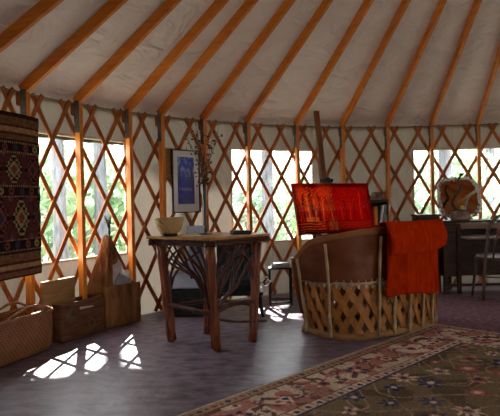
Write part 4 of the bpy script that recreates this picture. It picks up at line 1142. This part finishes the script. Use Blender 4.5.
for s_ in (-1, 1):
    b = MB(); b.tube([(cx_ + s_ * .205, cy_ - .21, .36), (cx_ + s_ * .185, cy_ - .14, .43), (cx_ + s_ * .14, cy_ - .08, .445)], .008, 7); part(b, 'corner_brace', M_bentwood, ch, True)

# ================================================================== rugs
ra, rc = onfloor(215, 404), onfloor(434, 325)
rd = (rc - ra); rd.z = 0; rd.normalize(); rn = V(rd.y, -rd.x, 0)       # along the far-left edge, and across to the right
RL, RWD = 3.9, 2.9
CRM, PNK, NAV, OLV, RED_, BRN, TANR, DKO = rgb(228, 208, 184), rgb(196, 132, 120), rgb(56, 58, 96), rgb(130, 112, 86), rgb(172, 84, 80), rgb(122, 84, 68), rgb(180, 152, 128), rgb(104, 88, 68)
def blossom(dx, dy, r, petals, ph, cols):
    d = math.hypot(dx, dy); a = math.atan2(dy, dx)
    k = r * (.72 + .28 * math.cos(a * petals + ph))
    if d > k: return None
    if d < r * .25: return cols[2]
    if d < r * .48: return cols[1]
    return cols[0]
rr_ = random.Random(5)
FIELD = []
for i in range(10):
    for j in range(14):
        kind = rr_.choice([0, 0, 1, 2, 3, 4])
        FIELD.append(((i + .5 + rr_.uniform(-.22, .22)) * .235, (j + .5 * (i % 2) + .25 + rr_.uniform(-.2, .2)) * .24, kind, rr_.uniform(.05, .105), rr_.uniform(0, 6), rr_.choice([4, 5, 6, 8])))
GRID = {}
for f_ in FIELD: GRID.setdefault((int(f_[0] / .24), int(f_[1] / .24)), []).append(f_)
PAL = [(NAV, rgb(80, 84, 120), CRM), (RED_, PNK, CRM), (CRM, PNK, NAV), (TANR, RED_, NAV), (rgb(60, 60, 92), RED_, CRM)]
def rug_col(u, v):
    x, y = u * RL, v * RWD
    e = min(x, y, RL - x, RWD - y)
    s_ = x if e in (y, RWD - y) else y      # running coordinate along that border
    nz = .90 + .5 * mnoise.noise(V(x * 60, y * 60, 0)) + .12 * mnoise.noise(V(x * 3, y * 3, 8))
    x2, y2 = x + .02 * mnoise.noise(V(x * 9, y * 9, 1)), y + .02 * mnoise.noise(V(x * 9, y * 9, 5))
    if e < .018: c = CRM
    elif e < .085:
        c = TANR; k = s_ / .11; i = math.floor(k); dx, dy = (k - i - .5) * .11, e - .052
        if abs(dx) + abs(dy) * 1.1 < .024: c = NAV if i % 2 else RED_
        elif abs(dx) > .045 and abs(dy) < .012: c = BRN
    elif e < .10: c = BRN
    elif e < .40:
        k = s_ / .36; i = math.floor(k); dx, dy = (k - i - .5) * .36, e - .25
        c = PNK if mnoise.noise(V(x2 * 6, y2 * 6, 2)) > .02 else CRM
        if mnoise.noise(V(x2 * 14, y2 * 14, 6)) > .25: c = BRN
        vine = .07 * math.sin(s_ * 2 * PI / .36)
        if abs(dy - vine) < .011: c = NAV if i % 3 == 0 else BRN
        b_ = blossom(dx, dy - .02, .085, 6, i, [(RED_, CRM, NAV), (NAV, PNK, CRM), (CRM, RED_, NAV)][i % 3])
        if b_: c = b_
        for sx in (-.15, .15):
            b_ = blossom(dx - sx, dy + (.06 if sx > 0 else -.07), .045, 4, 1, (CRM, NAV, RED_) if (i % 2) else (RED_, NAV, CRM))
            if b_: c = b_
    elif e < .415: c = BRN
    elif e < .48:
        c = CRM; k = s_ / .10; i = math.floor(k); dx, dy = (k - i - .5) * .10, e - .448
        if math.hypot(dx, dy) < .019: c = NAV
        elif abs(dx) > .04: c = PNK
    elif e < .492: c = NAV
    else:
        c = OLV if mnoise.noise(V(x2 * 5, y2 * 5, 9)) > -.1 else DKO
        g = abs(math.sin(x2 * 11 + 2.2 * math.sin(y2 * 7))) ; g2 = abs(math.sin(y2 * 12 + 2 * math.sin(x2 * 8)))
        if g < .075 or g2 < .07: c = TANR
        gx, gy = int((x2 - .5) / .24), int((y2 - .5) / .24)
        for a in (-1, 0, 1):
            for b_ in (-1, 0, 1):
                for f_ in GRID.get((gx + a, gy + b_), ()):
                    q = blossom((x2 - .5 - f_[0]), (y2 - .5 - f_[1]), f_[3], f_[5], f_[4], PAL[f_[2]])
                    if q: c = q
    c = mixc(c, rgb(140, 118, 98), clamp(.06 + .45 * mnoise.noise(V(x * 4, y * 4, 12)) + .2 * mnoise.noise(V(x * 30, y * 30, 3)), 0, .6))
    return tuple(q * nz for q in c)
M_rug = paint_mat('oriental rug wool', .95, .5, 150, spec=.05)
corner = V(rc.x, rc.y, 0)
b = MB(); b.slab(lambda u, v: corner - rd * u * RL + rn * v * RWD + Z * (.012 + .0015 * mnoise.noise(V(u * 9, v * 9, 0))), 420, 320, lambda u, v: -Z * .010, rug_col)
tag(b.build('rug', M_rug, base=(corner - rd * RL / 2 + rn * RWD / 2)), 'large faded floral oriental rug in the right foreground', 'rug')
b = MB(); q0 = corner + rd * .05 - rn * .75
b.slab(lambda u, v: q0 + rd * u * 1.6 + rn * v * 2.5 + Z * .003, 30, 30, -Z * .002)
tag(b.build('rug', M_purple, base=q0), 'plain purple rug under the bentwood chair, behind the oriental rug', 'rug')
b = MB(); fp_ = onfloor(251, 355)
# ================================================================== outside: trees and bushes seen through the windows, plus unseen shade trees
def leaves(b, c, rx, rz, n, s0, s1, rnd, sharp=.4):
    for _ in range(n):
        d = V(rnd.gauss(0, 1), rnd.gauss(0, 1), rnd.gauss(0, 1)).normalized() * rnd.random() ** sharp
        p = Vector(c) + V(d.x * rx, d.y * rx, d.z * rz); s_ = rnd.uniform(s0, s1)
        a = V(rnd.gauss(0, 1), rnd.gauss(0, 1), rnd.gauss(0, 1)).normalized(); q = a.orthogonal().normalized(); w = a.cross(q)
        b.add([p - q * s_, p + w * s_ * .45, p + q * s_, p - w * s_ * .45], [(0, 1, 2, 3)])
def tree(x, y, r_, h, c0, rx, label, sd, nl=1500, mat=M_leaf2, sharp=.4, dx=0, ls=(.16, .32)):
    rnd = random.Random(sd); o = thing('tree', label, 'tree', (x, y, -.5), 'trees outside the windows')
    b = MB(); b.tube([(x + .10 * r_ * math.sin(k * 1.3 + sd), y, -.52 + h * k / 8) for k in range(9)], [r_ * (1.25 if k == 0 else 1) * (1 - .07 * k) for k in range(9)], 14); part(b, 'trunk', M_bark_tree, o, True)
    b = MB(); leaves(b, (x + dx, y, (c0 + h) / 2), rx, (h - c0) / 2 + .3, nl, ls[0], ls[1], rnd, sharp); cw = part(b, 'crown', mat, o); cw['kind'] = 'stuff'
    return o
def bush(x, y, rx, h, label, sd, mat=M_leaf, n=900, z0=-.5):
    rnd = random.Random(sd); b = MB(); leaves(b, (x, y, z0 + h / 2), rx, h / 2, n, .10, .24, rnd)
    for k in range(5):
        b.tube([(x + .1 * k - .2, y, z0 - .02), (x + (k - 2) * rx * .3, y, z0 + h * .6)], [.03, .01], 5)
    return tag(b.build('bush', mat, base=(x, y, z0)), label, 'bush', 'bushes outside the windows')
def through(px_, Y): return at(px_, 195, Y).x
#LIGHT
tree(through(59, 10.5), 10.5, .13, 13.5, 9.8, 1.6, 'grey pine trunk seen through the left window just left of its middle stud', 1)
tree(-1.52, 9.2, .10, 12.05, 6.65, 3.1, 'unseen tree added beyond the wall to shade the left window', 8, 30000, sharp=.1, ls=(.08, .16), dx=-1.05)  # added out of view; crown shaped to trim the left sun patch
tree(through(101, 13), 13, .16, 13.5, 9.6, 1.6, 'slim grey trunk seen through the left window right of its middle stud', 2)
tree(through(268, 14), 14, .17, 10, 4.6, 2.4, 'blue-grey trunk seen through the middle of the centre window', 3)
tree(through(445, 13.5), 13.5, .18, 10, 4.4, 2.4, 'grey trunk seen through the right window left of the mosaic mirror', 4)
tree(through(490, 20), 20, .2, 11, 4.4, 2.8, 'far grey trunk seen through the right window near the right side of the photo', 5)
tree(-.75, 10.8, .12, 11.9, 6.5, 3.0, 'unseen tree added beyond the wall to shade the centre window', 6, 24000, sharp=.1, ls=(.08, .17), dx=.10)  # added out of view; crown set in the centre window's sun path
tree(1.62, 11.0, .15, 8.5, 3.0, 2.4, 'unseen tree added beyond the wall to shade the right window', 7, 4000, dx=.6)  # added out of view to block sun through the right window
for i, (px_, Y, rx, h, lb, mt_) in enumerate([(47, 13, 1.1, 3.4, 'pale green bush seen through the left window beside the kilim edge', M_leaf), (72, 15, 1.2, 3.2, 'grey-green bush seen through the left window right of the near trunk', M_leaf2), (92, 18, 1.5, 4.2, 'light green bush seen through the left window right of its middle stud', M_leaf),
        (118, 15, 1.2, 3.4, 'tall light green bush seen at the right end of the left window', M_leaf), (240, 20, 1.2, 2.6, 'pale bush seen at the left end of the centre window', M_leaf2), (286, 20, 1.4, 3.0, 'pale green bush seen through the right half of the centre window', M_leaf),
        (424, 18, 1.4, 3.2, 'grey-green bush seen at the left end of the right window', M_leaf2), (461, 17, 1.6, 3.9, 'bright green bush seen through the right window above the mosaic mirror', M_leaf), (484, 24, 1.4, 3.0, 'green bush seen through the right window right of the mosaic mirror', M_leaf),
        (50, 27, 3.2, 6.2, 'far pale green trees seen through the left window beside the kilim', M_leaf2), (106, 29, 3.4, 6.0, 'far pale trees seen through the left window behind its right half', M_leaf2), (254, 30, 3.0, 5.6, 'far pale trees seen through the left half of the centre window', M_leaf2),
        (300, 32, 3.0, 5.6, 'far pale trees seen through the right end of the centre window', M_leaf2), (436, 30, 3.0, 5.6, 'far pale trees seen through the right window left of the mirror', M_leaf2), (476, 33, 3.6, 6.0, 'far pale trees seen through the right window above the mirror', M_leaf)]):
    bush(through(px_, Y), Y, rx, h, lb, 20 + i, mt_, 700 if Y < 25 else 1300)
# ================================================================== light: sun, sky
sd_ = V(.265, -.964, -math.tan(rad(43))).normalized()
su = bpy.data.objects.new('sun', bpy.data.lights.new('sun', 'SUN')); COL.objects.link(su)
su.rotation_euler = sd_.to_track_quat('-Z', 'Y').to_euler(); su.location = (-5, 15, 12)
su.data.energy = 8.0; su.data.angle = rad(.6); su.data.color = (1, .97, .92)
wd_ = bpy.data.worlds.new('World'); SC.world = wd_; wd_.use_nodes = True
bg = wd_.node_tree.nodes['Background']; bg.inputs['Color'].default_value = (.92, .95, 1.0, 1); bg.inputs['Strength'].default_value = 1.6
SC.view_settings.view_transform = 'Standard'; SC.view_settings.look = 'None'
SC.view_settings.gamma = 1.0; SC.view_settings.use_curve_mapping = False
SC.view_settings.exposure = 2.6
SC.cycles.max_bounces = 10; SC.cycles.diffuse_bounces = 6; SC.cycles.transparent_max_bounces = 16
SC.cycles.use_denoising = True
SC.cycles.sample_clamp_indirect = 6.0
SC.cycles.caustics_reflective = False; SC.cycles.caustics_refractive = False
